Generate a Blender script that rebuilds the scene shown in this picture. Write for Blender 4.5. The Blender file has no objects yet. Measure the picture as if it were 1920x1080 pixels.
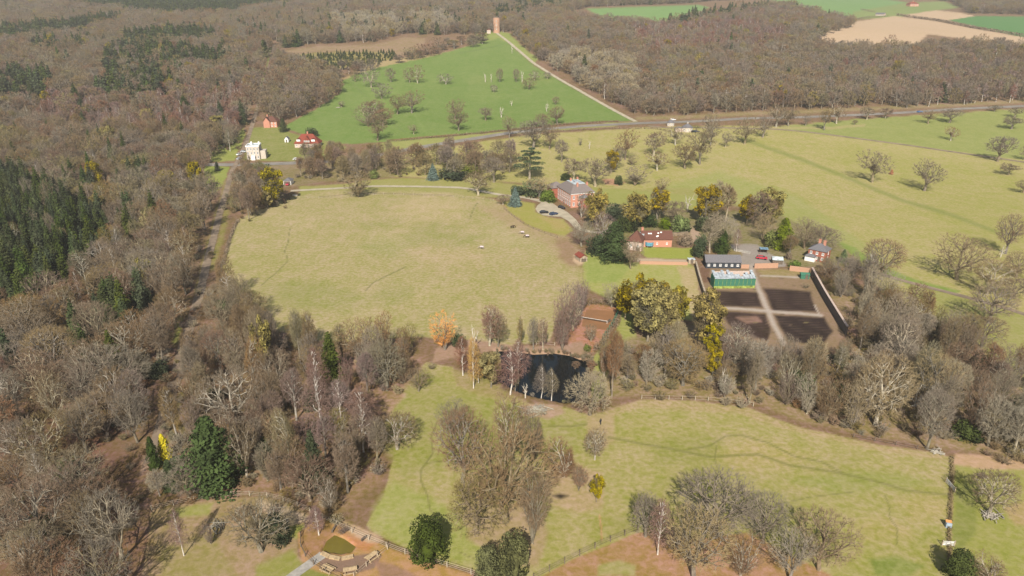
import bpy, math, random
import numpy as np
from mathutils import Vector
random.seed(7); rng = np.random.default_rng(7)
R = math.radians
S = bpy.context.scene
COL = S.collection
# ------------------------------------------------------------------ camera, sky, sun, exposure
F = 1280.0; PITCH = math.atan(520/1280.0); CH = 95.0          # focal in px of a 1920 wide frame
cam = bpy.data.objects.new('camera', bpy.data.cameras.new('camera')); COL.objects.link(cam)
cam.data.sensor_width = 36; cam.data.lens = 24
cam.data.clip_start = 0.5; cam.data.clip_end = 20000
cam.location = (0, 0, CH); cam.rotation_euler = (math.pi/2 - PITCH, 0, 0)
S.camera = cam
SUN_EL, SUN_AZ = R(39.0), R(5.0)
w = bpy.data.worlds.new("World"); S.world = w; w.use_nodes = True
nt = w.node_tree; bg = nt.nodes['Background']
sky = nt.nodes.new('ShaderNodeTexSky'); sky.sky_type = 'NISHITA'; sky.sun_disc = False
sky.sun_elevation = SUN_EL; sky.sun_rotation = math.pi + SUN_AZ
sky.air_density = 1.3; sky.dust_density = 1.5
nt.links.new(sky.outputs[0], bg.inputs[0]); bg.inputs[1].default_value = 0.06
sun = bpy.data.objects.new('sun', bpy.data.lights.new('sun', 'SUN')); COL.objects.link(sun)
sun.data.energy = 5.0; sun.data.angle = R(0.5); sun.data.color = (1, .95, .86)
sd = Vector((math.sin(SUN_AZ)*math.cos(SUN_EL), math.cos(SUN_AZ)*math.cos(SUN_EL), -math.sin(SUN_EL)))
sun.rotation_euler = sd.to_track_quat('-Z', 'Y').to_euler()
S.view_settings.view_transform = 'Standard'; S.view_settings.look = 'None'
S.view_settings.gamma = 1; S.view_settings.exposure = 0.69
HAZE = 0.00017; KALB = 0.585                                                    # photographed value -> surface albedo

# ------------------------------------------------------------------ terrain and pixel <-> ground
_D = np.arange(0, 9001.0)
_z = np.interp(_D, [0,380,470,600,740,900,1050,1350,1700,2300,3200,9000], [0,0,4,14,28,48,67,95,118,140,165,230])
_k = np.hanning(121); _k /= _k.sum()
_z = np.convolve(np.pad(_z, 60, mode='edge'), _k, 'valid')
def sst(a, b, x):
    t = np.clip((x-a)/(b-a), 0, 1); return t*t*(3-2*t)
def terr(X, Y):
    X = np.asarray(X, float); Y = np.asarray(Y, float)
    z = np.interp(Y, _D, _z)
    und = 3.0*np.sin(X/170+.6)*np.sin(Y/210+1.1)+1.6*np.sin(X/77+Y/130)
    return z + und*sst(430, 800, Y)
cp, sp_ = math.cos(PITCH), math.sin(PITCH)
_DD = np.concatenate([np.arange(60, 700, 1.0), np.arange(700, 8000, 4.0)])
def at(px, py, dz=0.0):
    u = (px-960)/F; v = (py-540)/F
    fy = cp - v*sp_; fz = -sp_ - v*cp
    kx, kz = u/fy, fz/fy
    g = CH + kz*_DD - terr(kx*_DD, _DD)
    i = np.argmax(g < 0)
    if g[i] >= 0: D = 7000.0
    else:
        a, b = _DD[i-1], _DD[i]
        D = a + (b-a)*g[i-1]/(g[i-1]-g[i])
    return Vector((kx*D, D, float(terr(kx*D, D))+dz))
def proj(X, Y, Z):
    dz = Z-CH; dep = Y*cp - dz*sp_; up = Y*sp_ + dz*cp
    dep = np.maximum(dep, 1e-3)
    return 960+F*X/dep, 540-F*up/dep
def scale_at(p):                                               # px per metre, and for upright things
    dep = p.y*cp - (p.z-CH)*sp_
    return F/dep, F/dep*math.cos(math.atan2(CH-p.z, p.y))
def lin(c):
    return tuple((x/255/12.92 if x/255 <= .04045 else ((x/255+.055)/1.055)**2.4) for x in c)
def alb(c, k=None):
    if c[1] > c[0]*.9 and c[1] > c[2]*1.25: c = (c[0]*.995, c[1]*.972, c[2]*.97)
    return tuple(min(.85, v*(k or KALB)) for v in lin(c))

# ------------------------------------------------------------------ materials
def mat(name, c, rough=.9, var=.12, scale=1.0, c2=None, spec=.2, metal=0, objrand=0.0, trans=False, obj_coord=True, bump=0):
    m = bpy.data.materials.new(name); m.use_nodes = True
    n = m.node_tree.nodes; l = m.node_tree.links; b = n['Principled BSDF']
    b.inputs['Roughness'].default_value = rough; b.inputs['Specular IOR Level'].default_value = spec
    b.inputs['Metallic'].default_value = metal
    tc = n.new('ShaderNodeTexCoord'); nz = n.new('ShaderNodeTexNoise'); nz.inputs['Scale'].default_value = scale
    nz.inputs['Detail'].default_value = 4
    l.new(tc.outputs['Object'], nz.inputs['Vector'])
    mx = n.new('ShaderNodeMix'); mx.data_type = 'RGBA'
    c2_ = c2 if c2 else tuple(x*(1-2*var) for x in c); c1 = c if c2 else tuple(min(1, x*(1+var)) for x in c)
    rp = n.new('ShaderNodeMapRange'); rp.inputs[1].default_value = .35; rp.inputs[2].default_value = .65
    l.new(nz.outputs[0], rp.inputs[0]); l.new(rp.outputs[0], mx.inputs[0])
    mx.inputs[6].default_value = (*c1, 1); mx.inputs[7].default_value = (*c2_, 1)
    out = mx.outputs[2]
    if objrand:
        oi = n.new('ShaderNodeObjectInfo'); hs = n.new('ShaderNodeHueSaturation')
        a = n.new('ShaderNodeMapRange'); a.inputs[3].default_value = 1-objrand; a.inputs[4].default_value = 1+objrand
        l.new(oi.outputs['Random'], a.inputs[0]); l.new(a.outputs[0], hs.inputs['Value'])
        q = n.new('ShaderNodeMath'); q.operation = 'FRACT'; q2 = n.new('ShaderNodeMath'); q2.operation = 'MULTIPLY'; q2.inputs[1].default_value = 17.3
        l.new(oi.outputs['Random'], q2.inputs[0]); l.new(q2.outputs[0], q.inputs[0])
        a2 = n.new('ShaderNodeMapRange'); a2.inputs[3].default_value = .5-.04*objrand*3; a2.inputs[4].default_value = .5+.035*objrand*3
        l.new(q.outputs[0], a2.inputs[0]); l.new(a2.outputs[0], hs.inputs['Hue'])
        q3 = n.new('ShaderNodeMath'); q3.operation = 'MULTIPLY'; q3.inputs[1].default_value = 41.7
        q4 = n.new('ShaderNodeMath'); q4.operation = 'FRACT'
        a3 = n.new('ShaderNodeMapRange'); a3.inputs[3].default_value = .65; a3.inputs[4].default_value = 1.25
        l.new(oi.outputs['Random'], q3.inputs[0]); l.new(q3.outputs[0], q4.inputs[0]); l.new(q4.outputs[0], a3.inputs[0]); l.new(a3.outputs[0], hs.inputs['Saturation'])
        l.new(out, hs.inputs['Color']); out = hs.outputs[0]
    l.new(out, b.inputs['Base Color'])
    if bump:
        bp = n.new('ShaderNodeBump'); bp.inputs['Strength'].default_value = bump; bp.inputs['Distance'].default_value = .1
        l.new(nz.outputs[0], bp.inputs['Height']); l.new(bp.outputs[0], b.inputs['Normal'])
    return m
def wallmat(name, c, c2, sc=(3, 3, 12)):                       # brick / boards: banded noise
    m = mat(name, c, .9, scale=2.2, c2=c2); n = m.node_tree.nodes; l = m.node_tree.links
    mp = n.new('ShaderNodeMapping'); mp.inputs['Scale'].default_value = sc
    tc = [x for x in n if x.type == 'TEX_COORD'][0]; nz = [x for x in n if x.type == 'TEX_NOISE'][0]
    l.new(tc.outputs['Object'], mp.inputs[0]); l.new(mp.outputs[0], nz.inputs['Vector'])
    return m
M = {}
M['bark'] = mat('bark', (.19, .155, .108), scale=.8, var=.2, objrand=.15)
M['bark_pale'] = mat('pale_bark', (.33, .285, .205), scale=.8, var=.15, objrand=.1)
M['bark_birch'] = mat('birch_bark', (.52, .47, .41), scale=1.5, var=.15)
M['twig_brown'] = mat('brown_twigs', (.20, .135, .080), scale=.25, var=.12, objrand=.16)
M['twig_grey'] = mat('grey_twigs', (.205, .155, .092), scale=.25, var=.12, objrand=.14)
M['twig_olive'] = mat('olive_twigs', (.20, .16, .072), scale=.25, var=.12, objrand=.12)
M['twig_pale'] = mat('pale_twigs', (.29, .235, .145), scale=.25, var=.1, objrand=.08)
M['twig_purple'] = mat('purple_twigs', (.215, .125, .092), scale=.25, var=.12, objrand=.12)
M['twig_orange'] = mat('orange_twigs', (.62, .30, .09), scale=.3, var=.12)
M['twig_dark'] = mat('dark_brown_twigs', (.175, .134, .084), scale=.25, var=.15, objrand=.12)
M['twig_gold'] = mat('golden_twigs', (.42, .26, .08), scale=.3, var=.12)
M['wood_pale'] = mat('pale_rails', (.34, .29, .22), var=.15, scale=2)
M['twig_rust'] = mat('rusty_leaves', (.36, .16, .08), scale=.3, var=.2)
M['leaf_spruce'] = mat('spruce_needles', (.052, .068, .018), scale=.3, var=.3, objrand=.22)
M['leaf_blue'] = mat('blue_needles', (.12, .165, .14), scale=.4, var=.2)
M['leaf_yew'] = mat('dark_evergreen_leaves', (.046, .064, .018), scale=.3, var=.3, objrand=.2)
M['leaf_ivy'] = mat('olive_clump_leaves', (.235, .18, .012), scale=.35, var=.35, objrand=.09)
M['leaf_gold'] = mat('golden_leaves', (.50, .41, .02), scale=.8, var=.2)
M['leaf_shrub'] = mat('shrub_leaves', (.11, .14, .025), scale=.4, var=.3, objrand=.2)
M['leaf_olive'] = mat('ivy_clad_twigs', (.105, .105, .035), scale=.4, var=.4, objrand=.1)
M['leaf_hedge'] = mat('hedge_twigs', (.20, .15, .10), scale=.6, var=.25)
M['leaf_cedar'] = mat('cedar_needles', (.055, .085, .038), scale=.4, var=.3)
M['dead'] = mat('bleached_wood', (.46, .41, .34), scale=1.2, var=.15)
M['brick'] = wallmat('red_brick', alb((230, 168, 144)), alb((214, 146, 120)))
M['brick_dark'] = wallmat('dark_red_brick', alb((192, 122, 98)), alb((170, 98, 78)))
M['stucco'] = wallmat('pale_stucco', alb((238, 214, 200)), alb((215, 190, 172)), (1, 1, 2))
M['white'] = mat('white_paint', (.72, .70, .66), .6, var=.05)
M['cream'] = wallmat('cream_render', (.50, .44, .37), (.40, .34, .28), (.6, .6, .8))
M['tile'] = wallmat('clay_tiles', alb((134, 92, 76)), alb((108, 72, 62)), (1.2, 5, 1.2))
M['tile_red'] = wallmat('bright_clay_tiles', alb((166, 88, 70)), alb((140, 68, 54)), (1.2, 5, 1.2))
M['slate'] = wallmat('grey_slates', alb((142, 138, 140)), alb((108, 106, 110)), (1.5, 5, 1.5))
M['slate_brown'] = wallmat('brown_grey_slates', alb((156, 144, 138)), alb((126, 114, 110)), (1.5, 5, 1.5))
M['lead'] = mat('lead_sheet', (.42, .47, .48), .5, var=.2, scale=.5)
M['blackwood'] = wallmat('black_boards', (.045, .052, .062), (.03, .034, .042), (1, 1, 14))
M['glass'] = mat('window_glass', (.10, .11, .12), .1, var=.1, spec=.6)
M['glass_pale'] = mat('pale_roof_glass', (.33, .36, .38), .4, var=.2, spec=.5)
M['greenpaint'] = wallmat('green_cladding', (.035, .125, .09), (.05, .15, .085), (3, 3, .5))
M['greennet'] = mat('algae_glass', (.25, .30, .07), .5, var=.3, scale=1)
M['wood'] = mat('weathered_wood', (.36, .29, .21), var=.2, scale=2)
M['wood_new'] = mat('new_timber', (.40, .29, .165), var=.15, scale=2)
M['wood_dark'] = mat('dark_opening_shade', (.13, .10, .075), var=.2, scale=2)
M['asphalt'] = mat('asphalt', alb((158, 150, 140)), scale=.15, var=.1)
M['gravel'] = mat('gravel', alb((206, 192, 165)), scale=.3, var=.08)
M['track'] = mat('dirt_track', alb((162, 142, 120)), scale=.25, var=.14)
M['paleline'] = mat('white_lines', (.6, .6, .57), var=.1)
M['water'] = mat('pond_water', (.006, .008, .008), .05, var=.1, scale=.05, spec=.35)
M['mudwater'] = mat('muddy_water', (.125, .098, .018), .15, var=.1, scale=.2, spec=.3)
M['clay'] = mat('clay_court', alb((212, 132, 92)), scale=.12, c2=alb((160, 112, 70)))
M['court'] = mat('worn_court', alb((172, 124, 84)), scale=.15, c2=alb((156, 114, 78)))
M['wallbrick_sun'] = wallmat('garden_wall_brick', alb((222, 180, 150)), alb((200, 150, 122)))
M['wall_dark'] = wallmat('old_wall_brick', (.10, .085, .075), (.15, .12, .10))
M['tyre'] = mat('tyre_rubber', (.02, .02, .02)); M['carglass'] = mat('car_glass', (.03, .035, .04), .08, spec=.7)
for nme, c in (('black', (.012, .013, .017)), ('blue', (.03, .05, .10)), ('red', (.42, .03, .05)), ('carwhite', (.7, .7, .7)), ('silver', (.4, .42, .44)), ('blueroad', (.06, .16, .36))):
    M[nme] = mat(nme+'_car_paint', c, .25, var=.03, spec=.6)
M['trampoline'] = mat('blue_net', (.10, .27, .36), .6, var=.2, scale=2)
M['bluecover'] = mat('blue_cover', (.16, .26, .34), .6, var=.2)
M['horse_dark'] = mat('dark_horse_coat', (.035, .022, .016), .6); M['rug'] = mat('pale_horse_rug', (.42, .35, .36), .8); M['horse_grey'] = mat('grey_horse_coat', (.30, .25, .21), .7)
M['skin'] = mat('skin', (.45, .28, .2)); M['cloth_dark'] = mat('dark_clothes', (.025, .025, .03)); M['hair'] = mat('brown_hair', (.05, .03, .02))
M['orange_plastic'] = mat('orange_panel', (.42, .20, .07), .5); M['bluegrey'] = mat('blue_grey_panel', (.28, .34, .40), .5)
M['flag'] = mat('pale_slabs', (.30, .275, .24), var=.1)

# ------------------------------------------------------------------ object helpers
def tag(o, label=None, cat=None, group=None, kind=None):
    if label: o['label'] = label
    if cat: o['category'] = cat
    if group: o['group'] = group
    if kind: o['kind'] = kind
    return o
def empty(name, loc, rz=0, label=None, cat=None, group=None):
    o = bpy.data.objects.new(name, None); o.empty_display_size = .5; COL.objects.link(o); o.location = loc; o.rotation_euler = (0, 0, rz)
    return tag(o, label, cat, group)
class MB:
    def __init__(s): s.v = []; s.f = []; s.n = 0; s.mi = []
    def add(s, v, f, m=0):
        v = np.asarray(v, float).reshape(-1, 3); f = np.asarray(f, int)
        s.v.append(v)
        for row in (f+s.n).tolist(): s.f.append(row); s.mi.append(m)
        s.n += len(v); return s
    def box(s, x0, x1, y0, y1, z0, z1, m=0):
        v = [(x, y, z) for z in (z0, z1) for x, y in ((x0, y0), (x1, y0), (x1, y1), (x0, y1))]
        return s.add(v, [(0, 3, 2, 1), (4, 5, 6, 7), (0, 1, 5, 4), (1, 2, 6, 5), (2, 3, 7, 6), (3, 0, 4, 7)], m)
    def poly(s, v, faces, m=0):
        n0 = s.n; s.v.append(np.asarray(v, float)); s.n += len(v)
        for f in faces: s.f.append([i+n0 for i in f]); s.mi.append(m)
        return s
    def tubes(s, P0, P1, r0, r1, k=4, m=0):
        v, f = tubes(np.asarray(P0, float), np.asarray(P1, float), np.asarray(r0, float)*np.ones(len(P0)), np.asarray(r1, float)*np.ones(len(P0)), k)
        return s.add(v, f, m)
    def mesh(s, name, mats, smooth=False):
        me = bpy.data.meshes.new(name); V = np.concatenate(s.v) if s.v else np.zeros((0, 3))
        me.from_pydata(V.tolist(), [], s.f)
        for m in (mats if isinstance(mats, (list, tuple)) else [mats]): me.materials.append(m)
        if any(s.mi): me.polygons.foreach_set('material_index', s.mi)
        if smooth: me.polygons.foreach_set('use_smooth', [True]*len(me.polygons))
        me.update(); return me
    def build(s, name, mats, parent=None, loc=None, smooth=False):
        return link(s.mesh(name, mats, smooth), name, parent, loc)
def link(me, name, parent=None, loc=None, rz=0, sc=None):
    o = bpy.data.objects.new(name, me); COL.objects.link(o)
    if parent: o.parent = parent
    if loc is not None: o.location = loc
    if rz: o.rotation_euler = (0, 0, rz)
    if sc is not None: o.scale = sc
    return o
def tubes(P0, P1, r0, r1, k):
    n = len(P0); d = P1-P0; L = np.linalg.norm(d, axis=1, keepdims=True)+1e-9; d = d/L
    a = np.where(np.abs(d[:, 2:3]) > .9, np.array([[1., 0, 0]]), np.array([[0, 0, 1.]]))
    u = np.cross(d, a); u /= np.linalg.norm(u, axis=1, keepdims=True)+1e-9; w_ = np.cross(d, u)
    an = np.arange(k)*2*math.pi/k
    ring = np.cos(an)[None, :, None]*u[:, None, :]+np.sin(an)[None, :, None]*w_[:, None, :]
    A = P0[:, None, :]+ring*r0[:, None, None]; B = P1[:, None, :]+ring*r1[:, None, None]
    v = np.concatenate([A, B], axis=1).reshape(-1, 3)
    b = (np.arange(n)*2*k)[:, None]; j = np.arange(k); j2 = (j+1) % k
    f = np.stack([b+j, b+j2, b+k+j2, b+k+j], axis=2).reshape(-1, 4)
    return v, f
def fast_mesh(name, V, Fa, mats):
    """V (n,3), Fa (m,k) same-size faces"""
    me = bpy.data.meshes.new(name); k = Fa.shape[1]
    me.vertices.add(len(V)); me.vertices.foreach_set('co', np.asarray(V, np.float32).ravel())
    me.loops.add(Fa.size); me.loops.foreach_set('vertex_index', Fa.astype(np.int32).ravel())
    me.polygons.add(len(Fa)); me.polygons.foreach_set('loop_start', np.arange(0, Fa.size, k, dtype=np.int32))
    me.polygons.foreach_set('loop_total', np.full(len(Fa), k, np.int32))
    for m in mats: me.materials.append(m)
    me.update(calc_edges=True); return me

# ------------------------------------------------------------------ GROUND: one sheet, albedo laid in as fields, mud and litter
def inpoly(X, Y, P):
    ins = np.zeros(X.shape, bool); n = len(P)
    for i in range(n):
        x1, y1 = P[i]; x2, y2 = P[(i+1) % n]
        c = ((y1 > Y) != (y2 > Y)) & (X < (x2-x1)*(Y-y1)/((y2-y1) if y2 != y1 else 1e-9)+x1)
        ins ^= c
    return ins
def distpoly(X, Y, P, closed=True):
    d = np.full(X.shape, 1e9); n = len(P)
    for i in range(n if closed else n-1):
        x1, y1 = P[i]; x2, y2 = P[(i+1) % n]; dx, dy = x2-x1, y2-y1
        t = np.clip(((X-x1)*dx+(Y-y1)*dy)/(dx*dx+dy*dy+1e-9), 0, 1)
        d = np.minimum(d, np.hypot(X-x1-t*dx, Y-y1-t*dy))
    return d
NR, NC = 1000, 900
Dr = 78*np.exp(np.linspace(0, math.log(7500/78), NR)); Ur = np.linspace(-1.15, 1.15, NC)
GY = np.repeat(Dr[:, None], NC, 1); GX = GY*Ur[None, :]
GZ = terr(GX, GY)
PX, PY = proj(GX, GY, GZ)
def wob(X, Y, s, ph=0):
    return (np.sin(X/s+ph+1.3*np.sin(Y/s*.7))+np.sin(Y/s*1.31+ph*2+1.7*np.sin(X/s*.83+1))+np.sin((X+Y)/s*.57+ph*3))/3
JX = wob(GX, GY, 4.1)+.6*wob(GX, GY, 1.7, 2); JY = wob(GX, GY, 3.7, 5)+.6*wob(GX, GY, 1.5, 7)
C = np.zeros((NR, NC, 4)); 
LITTER = (146, 118, 90)
C[..., :3] = alb(LITTER); C[..., 3] = 1.2
def paint(P, c, mott=.5, soft=3.0, jag=2.0, a=1.0):
    xs = [p[0] for p in P]; ys = [p[1] for p in P]; e = soft+jag*2+2
    bb = (PX > min(xs)-e) & (PX < max(xs)+e) & (PY > min(ys)-e) & (PY < max(ys)+e)
    if not bb.any(): return
    x = PX[bb]+JX[bb]*jag; y = PY[bb]+JY[bb]*jag*.6
    ins = inpoly(x, y, P); d = distpoly(x, y, P)
    m = np.clip(.5+np.where(ins, d, -d)/soft, 0, 1)*a
    cc = np.array([*alb(c), mott]); C[bb] = C[bb]*(1-m[:, None])+cc*m[:, None]
def stroke(P, c, wid, mott=.5, a=1.0, jag=1.0):
    xs = [p[0] for p in P]; ys = [p[1] for p in P]; e = wid*2+jag*2+3
    bb = (PX > min(xs)-e) & (PX < max(xs)+e) & (PY > min(ys)-e) & (PY < max(ys)+e)
    if not bb.any(): return
    x = PX[bb]+JX[bb]*jag; y = PY[bb]+JY[bb]*jag*.6
    m = np.clip(1.3-distpoly(x, y, P, False)/wid, 0, 1)*a
    cc = np.array([*alb(c), mott]); C[bb] = C[bb]*(1-m[:, None])+cc*m[:, None]
# -- far fields
TAN = (214, 184, 150); GRN = (128, 168, 92)
paint([(1100,16),(1310,9),(1330,14),(1290,34),(1240,52),(1150,48)], (136,172,104), .25, 3)
paint([(1440,-3),(1620,-6),(1700,4),(1650,22),(1600,30),(1540,34),(1480,14)], (136,172,104), .25, 3)
paint([(1600,22),(1700,5),(1770,2),(1800,14),(1740,22),(1690,32),(1600,36)], (150,166,100), .4, 3)
paint([(1515,74),(1590,42),(1680,30),(1760,40),(1920,70),(2300,130),(2300,170),(1920,86),(1740,64),(1720,82),(1600,90)], TAN, .25, 3)
paint([(1690,29),(1755,19),(1800,24),(1830,31),(1780,38)], TAN, .3, 2)
paint([(1780,38),(1830,30),(1920,31),(2300,40),(2300,150),(1920,70)], (104,150,88), .2, 2)
paint([(880,-30),(1500,-40),(1440,-2),(1100,10)], (170,150,130), .5)
# clearings & plantation in the north
paint([(535,95),(600,86),(700,84),(760,70),(800,72),(790,88),(760,104),(640,96),(540,100)], (166,140,108), 1, 3)
paint([(540,102),(640,97),(740,100),(730,120),(620,130),(560,128)], (160,150,92), .9, 3)
paint([(700,118),(760,108),(800,104),(860,92),(880,84),(900,82),(905,88),(800,112),(680,142),(640,150)], (186,168,120), .6, 3)
paint([(0,46),(24,48),(30,58),(0,62)], (196,170,136), .4)
paint([(890,60),(930,58),(955,62),(985,92),(1010,110),(1000,120),(955,80),(900,82)], (156,168,92), .5, 3)
# -- bright green park field
paint([(532,238),(560,222),(592,205),(622,185),(640,172),(636,156),(668,138),(720,124),(800,108),(900,80),(935,72),(958,84),(1000,122),(1100,180),(1190,226),(1100,229),(950,244),(860,254),(730,266),(640,270),(590,262)], (130,154,80), .5, 2)
for P in ([(655,150),(720,215),(760,250)], [(860,100),(915,90),(940,84)]): stroke(P, (122,140,84), 1.5, .2, .5)
for k in range(7): stroke([(700+k*45,262-k*2),(742+k*40,215),(800+k*26,150),(868+k*12,100)], (118,146,74), .8, .5, .28, .5)
for q in range(9):
    cx = random.uniform(680, 1080); cy = random.uniform(140, 235); rr = random.uniform(14, 40)
    paint([(cx+rr*math.cos(t*.7), cy+rr*.3*math.sin(t*.7)) for t in range(9)], random.choice([(142,162,88), (120,146,74), (150,162,94)]), .6, 14, 4, .5)
stroke([(760,190),(800,250)], (150,170,98), 2, .3, .5)
paint([(700,272),(730,266),(860,255),(960,246),(1150,230),(1195,228),(1160,236),(1000,247),(930,254),(850,266),(760,284),(700,296)], (168,172,100), .4, 2)
stroke([(730,263),(860,253),(950,244),(1100,229),(1160,227)], (122,92,66), 1.6, .5, .9)
stroke([(740,262),(800,256),(860,252)], (160,118,84), 1.0, .5, .7)
# gardens of the three houses
paint([(470,240),(530,236),(545,250),(600,262),(650,275),(620,300),(520,302),(455,300)], (152,156,88), .8, 3)
paint([(395,285),(455,240),(462,250),(440,300),(395,304)], (160,168,88), .4, 2)
paint([(385,310),(430,312),(424,338),(405,360),(380,370)], (158,168,86), .4, 2)
# -- park east of the manor, between the road and the belt
paint([(700,300),(760,288),(900,266),(1000,252),(1230,238),(1340,236),(1460,236),(1600,226),(1750,214),(1920,204),(2300,190),(2300,760),(1920,740),(1870,690),(1840,650),(1800,610),(1700,575),(1640,530),(1590,470),(1560,430),(1440,392),(1330,372),(1200,370),(1100,350),(1000,345),(860,335),(700,330)], (184,177,112), .85, 3)
paint([(1440,240),(1600,224),(1920,204),(2300,190),(2300,340),(1920,300),(1700,272),(1550,252)], (160,168,96), .45, 3)
paint([(1390,262),(1500,262),(1700,290),(1920,330),(2200,370),(2200,560),(1920,500),(1800,440),(1650,330),(1500,290)], (178,174,104), .75, 14)
paint([(1240,350),(1350,320),(1500,370),(1600,440),(1680,510),(1600,470),(1440,395),(1300,372)], (174,176,106), .6, 10)
paint([(1690,528),(1780,552),(1870,575),(1920,592),(2300,650),(2300,1000),(1960,760),(1880,700),(1830,640),(1760,600)], (170,170,102), .6, 5)
paint([(1540,440),(1600,462),(1640,490),(1700,520),(1800,545),(1790,552),(1680,526),(1600,480)], (146,166,84), .4, 4)
stroke([(1395,262),(1500,298),(1600,338),(1690,375),(1790,405),(1880,440)], (148,156,84), 4.5, .5, .75)
stroke([(1450,240),(1560,240),(1620,235)], (196,180,130), 3, .6, .6)
# -- lawns between the drive and the belt
paint([(560,350),(640,345),(690,338),(740,334),(880,334),(960,345),(1045,350),(1110,352),(1200,356),(1290,352),(1330,372),(1330,395),(1260,392),(1180,385),(1110,380),(1040,366),(940,372),(860,366),(700,360),(560,366)], (170,168,100), .5, 3)
paint([(1110,352),(1180,358),(1260,362),(1320,372),(1325,392),(1260,392),(1190,385),(1120,380)], (168,172,96), .3, 3)
paint([(1130,336),(1150,334),(1175,342),(1160,348),(1135,346)], (196,150,118), .5, 3)
# -- the big paddock
paint([(425,470),(432,438),(447,412),(490,392),(545,370),(600,358),(700,357),(850,361),(930,374),(965,402),(1010,428),(1065,444),(1085,470),(1092,500),(1092,530),(1070,560),(1045,592),(1030,640),(960,648),(870,640),(800,632),(760,632),(680,640),(600,640),(520,620),(470,590),(435,540),(418,500)], (184,174,120), 1.0, 3)
for q in range(16):
    a = random.uniform(0, 6.28); cx = 740+random.uniform(-270, 260); cy = 490+random.uniform(-100, 110); rr = random.uniform(25, 80)
    paint([(cx+rr*math.cos(t*.7)*random.uniform(.7, 1.3), cy+rr*.33*math.sin(t*.7)*random.uniform(.7, 1.3)) for t in range(9)], random.choice([(166,168,104), (164,164,100), (196,182,134), (200,180,132), (170,166,108)]), .9, 22, 9, .6)
paint([(960,385),(1000,420),(1065,444),(1088,470),(1090,505),(1060,500),(1020,455),(960,430),(900,390)], (184,160,120), .7, 16, 5, .8)
paint([(1040,448),(1062,446),(1080,462),(1092,500),(1070,498),(1050,480)], (168,138,108), .5, 10, 5, .9)
paint([(1075,478),(1088,480),(1098,494),(1086,498),(1076,488)], (214,184,150), .3, 3)
paint([(770,470),(830,455),(900,470),(905,505),(860,525),(800,505)], (198,180,134), .9, 18, 8, .45)
for P, wd in (([(545,425),(540,455),(534,470),(540,488)], 1.1), ([(540,488),(520,510),(490,535)], 1.1), ([(760,500),(700,530),(685,545)], 1.3), ([(895,380),(880,410)], 1.2)): stroke(P, (136,136,84), wd, .6, .8)
stroke([(928,372),(945,385),(980,415),(1010,428),(1045,440)], (166,128,96), 2, .5, .8)
stroke([(600,369),(700,361),(850,367)], (150,128,96), .9, .5, .7)
# manor lawn within the drive
paint([(938,378),(965,374),(1003,382),(1003,398),(1030,408),(1055,410),(1076,432),(1060,442),(1030,436),(995,424),(965,404)], (176,172,94), .5, 3)
paint([(1010,404),(1050,412),(1068,430),(1040,428)], (190,166,108), .5, 8, 3, .7)
paint([(1105,384),(1190,386),(1260,392),(1330,395),(1440,395),(1560,440),(1590,470),(1600,500),(1500,500),(1330,462),(1290,440),(1200,440),(1130,450),(1095,430)], (150,144,98), 1.2, 6, 4, .85)
paint([(450,312),(560,306),(700,302),(740,306),(740,332),(600,342),(548,350),(480,345)], (152,140,98), 1.2, 5, 3, .85)
stroke([(1195,222),(1300,219),(1400,213),(1500,210),(1600,205),(1700,201),(1920,190)], (166,148,104), 4, 1, .8)
# coach house grounds
paint([(1205,462),(1300,466),(1300,486),(1215,484),(1203,476)], (168,176,84), .25, 2)
paint([(1195,484),(1300,487),(1300,494),(1195,492)], (208,184,156), .2, 2)
paint([(1100,470),(1180,492),(1290,492),(1302,500),(1318,560),(1330,600),(1280,600),(1200,560),(1160,570),(1090,535),(1094,500)], (178,180,104), .6, 4)
paint([(1270,500),(1302,500),(1330,600),(1300,600)], (196,176,128), .7, 6)
paint([(1095,476),(1140,484),(1180,500),(1160,530),(1100,530)], (160,174,92), .4, 6, 2, .8)
paint([(1370,457),(1420,458),(1436,470),(1470,488),(1475,500),(1430,505),(1388,502),(1386,478),(1392,470),(1372,466)], (172,160,148), .35, 2)
paint([(1290,425),(1310,432),(1320,450),(1330,462),(1300,455)], (196,168,142), .4, 3)
paint([(1366,470),(1392,472),(1392,480),(1368,480)], (150,132,90), .5, 2)
# -- walled garden: soil, beds, paths
paint([(1305,500),(1412,498),(1520,512),(1584,626),(1560,660),(1470,660),(1340,640),(1310,560)], (160,134,106), .5, 2)
paint([(1310,500),(1330,502),(1330,530),(1318,530)], (134,104,82), .5, 3)
paint([(1420,505),(1515,508),(1520,522),(1430,520)], (168,152,104), .7, 3)
DK = (68,54,48)
paint([(1334,545),(1418,548),(1430,576),(1350,574)], DK, .5, 5, 2)
paint([(1432,540),(1520,546),(1532,586),(1450,582),(1438,560)], DK, .5, 6, 2)
paint([(1354,584),(1435,588),(1446,614),(1440,640),(1380,620),(1360,600)], (76,60,52), .8, 5, 2)
paint([(1452,590),(1545,596),(1562,620),(1540,650),(1478,640)], (64,52,47), .5, 5, 2)
paint([(1380,596),(1420,592),(1432,604),(1400,608)], (158,124,106), .5, 4, 2)
for A_, B_, n_ in (((1340,550),(1420,554),6), ((1440,546),(1524,550),9), ((1362,590),(1436,594),8), ((1458,598),(1548,602),9)):
    for k in range(n_): stroke([(A_[0]+k*2.2, A_[1]+k*4.2), (B_[0]+k*2.4, B_[1]+k*4.2)], (104,86,74), .7, .6, .5, .6)
for q in range(40): cx, cy = random.uniform(1330, 1540), random.uniform(505, 620); stroke([(cx, cy), (cx+random.uniform(2, 9), cy+random.uniform(-1, 1.5))], random.choice([(150,140,90), (130,108,90), (96,78,66)]), 1.2, .6, .6, 1)
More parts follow.
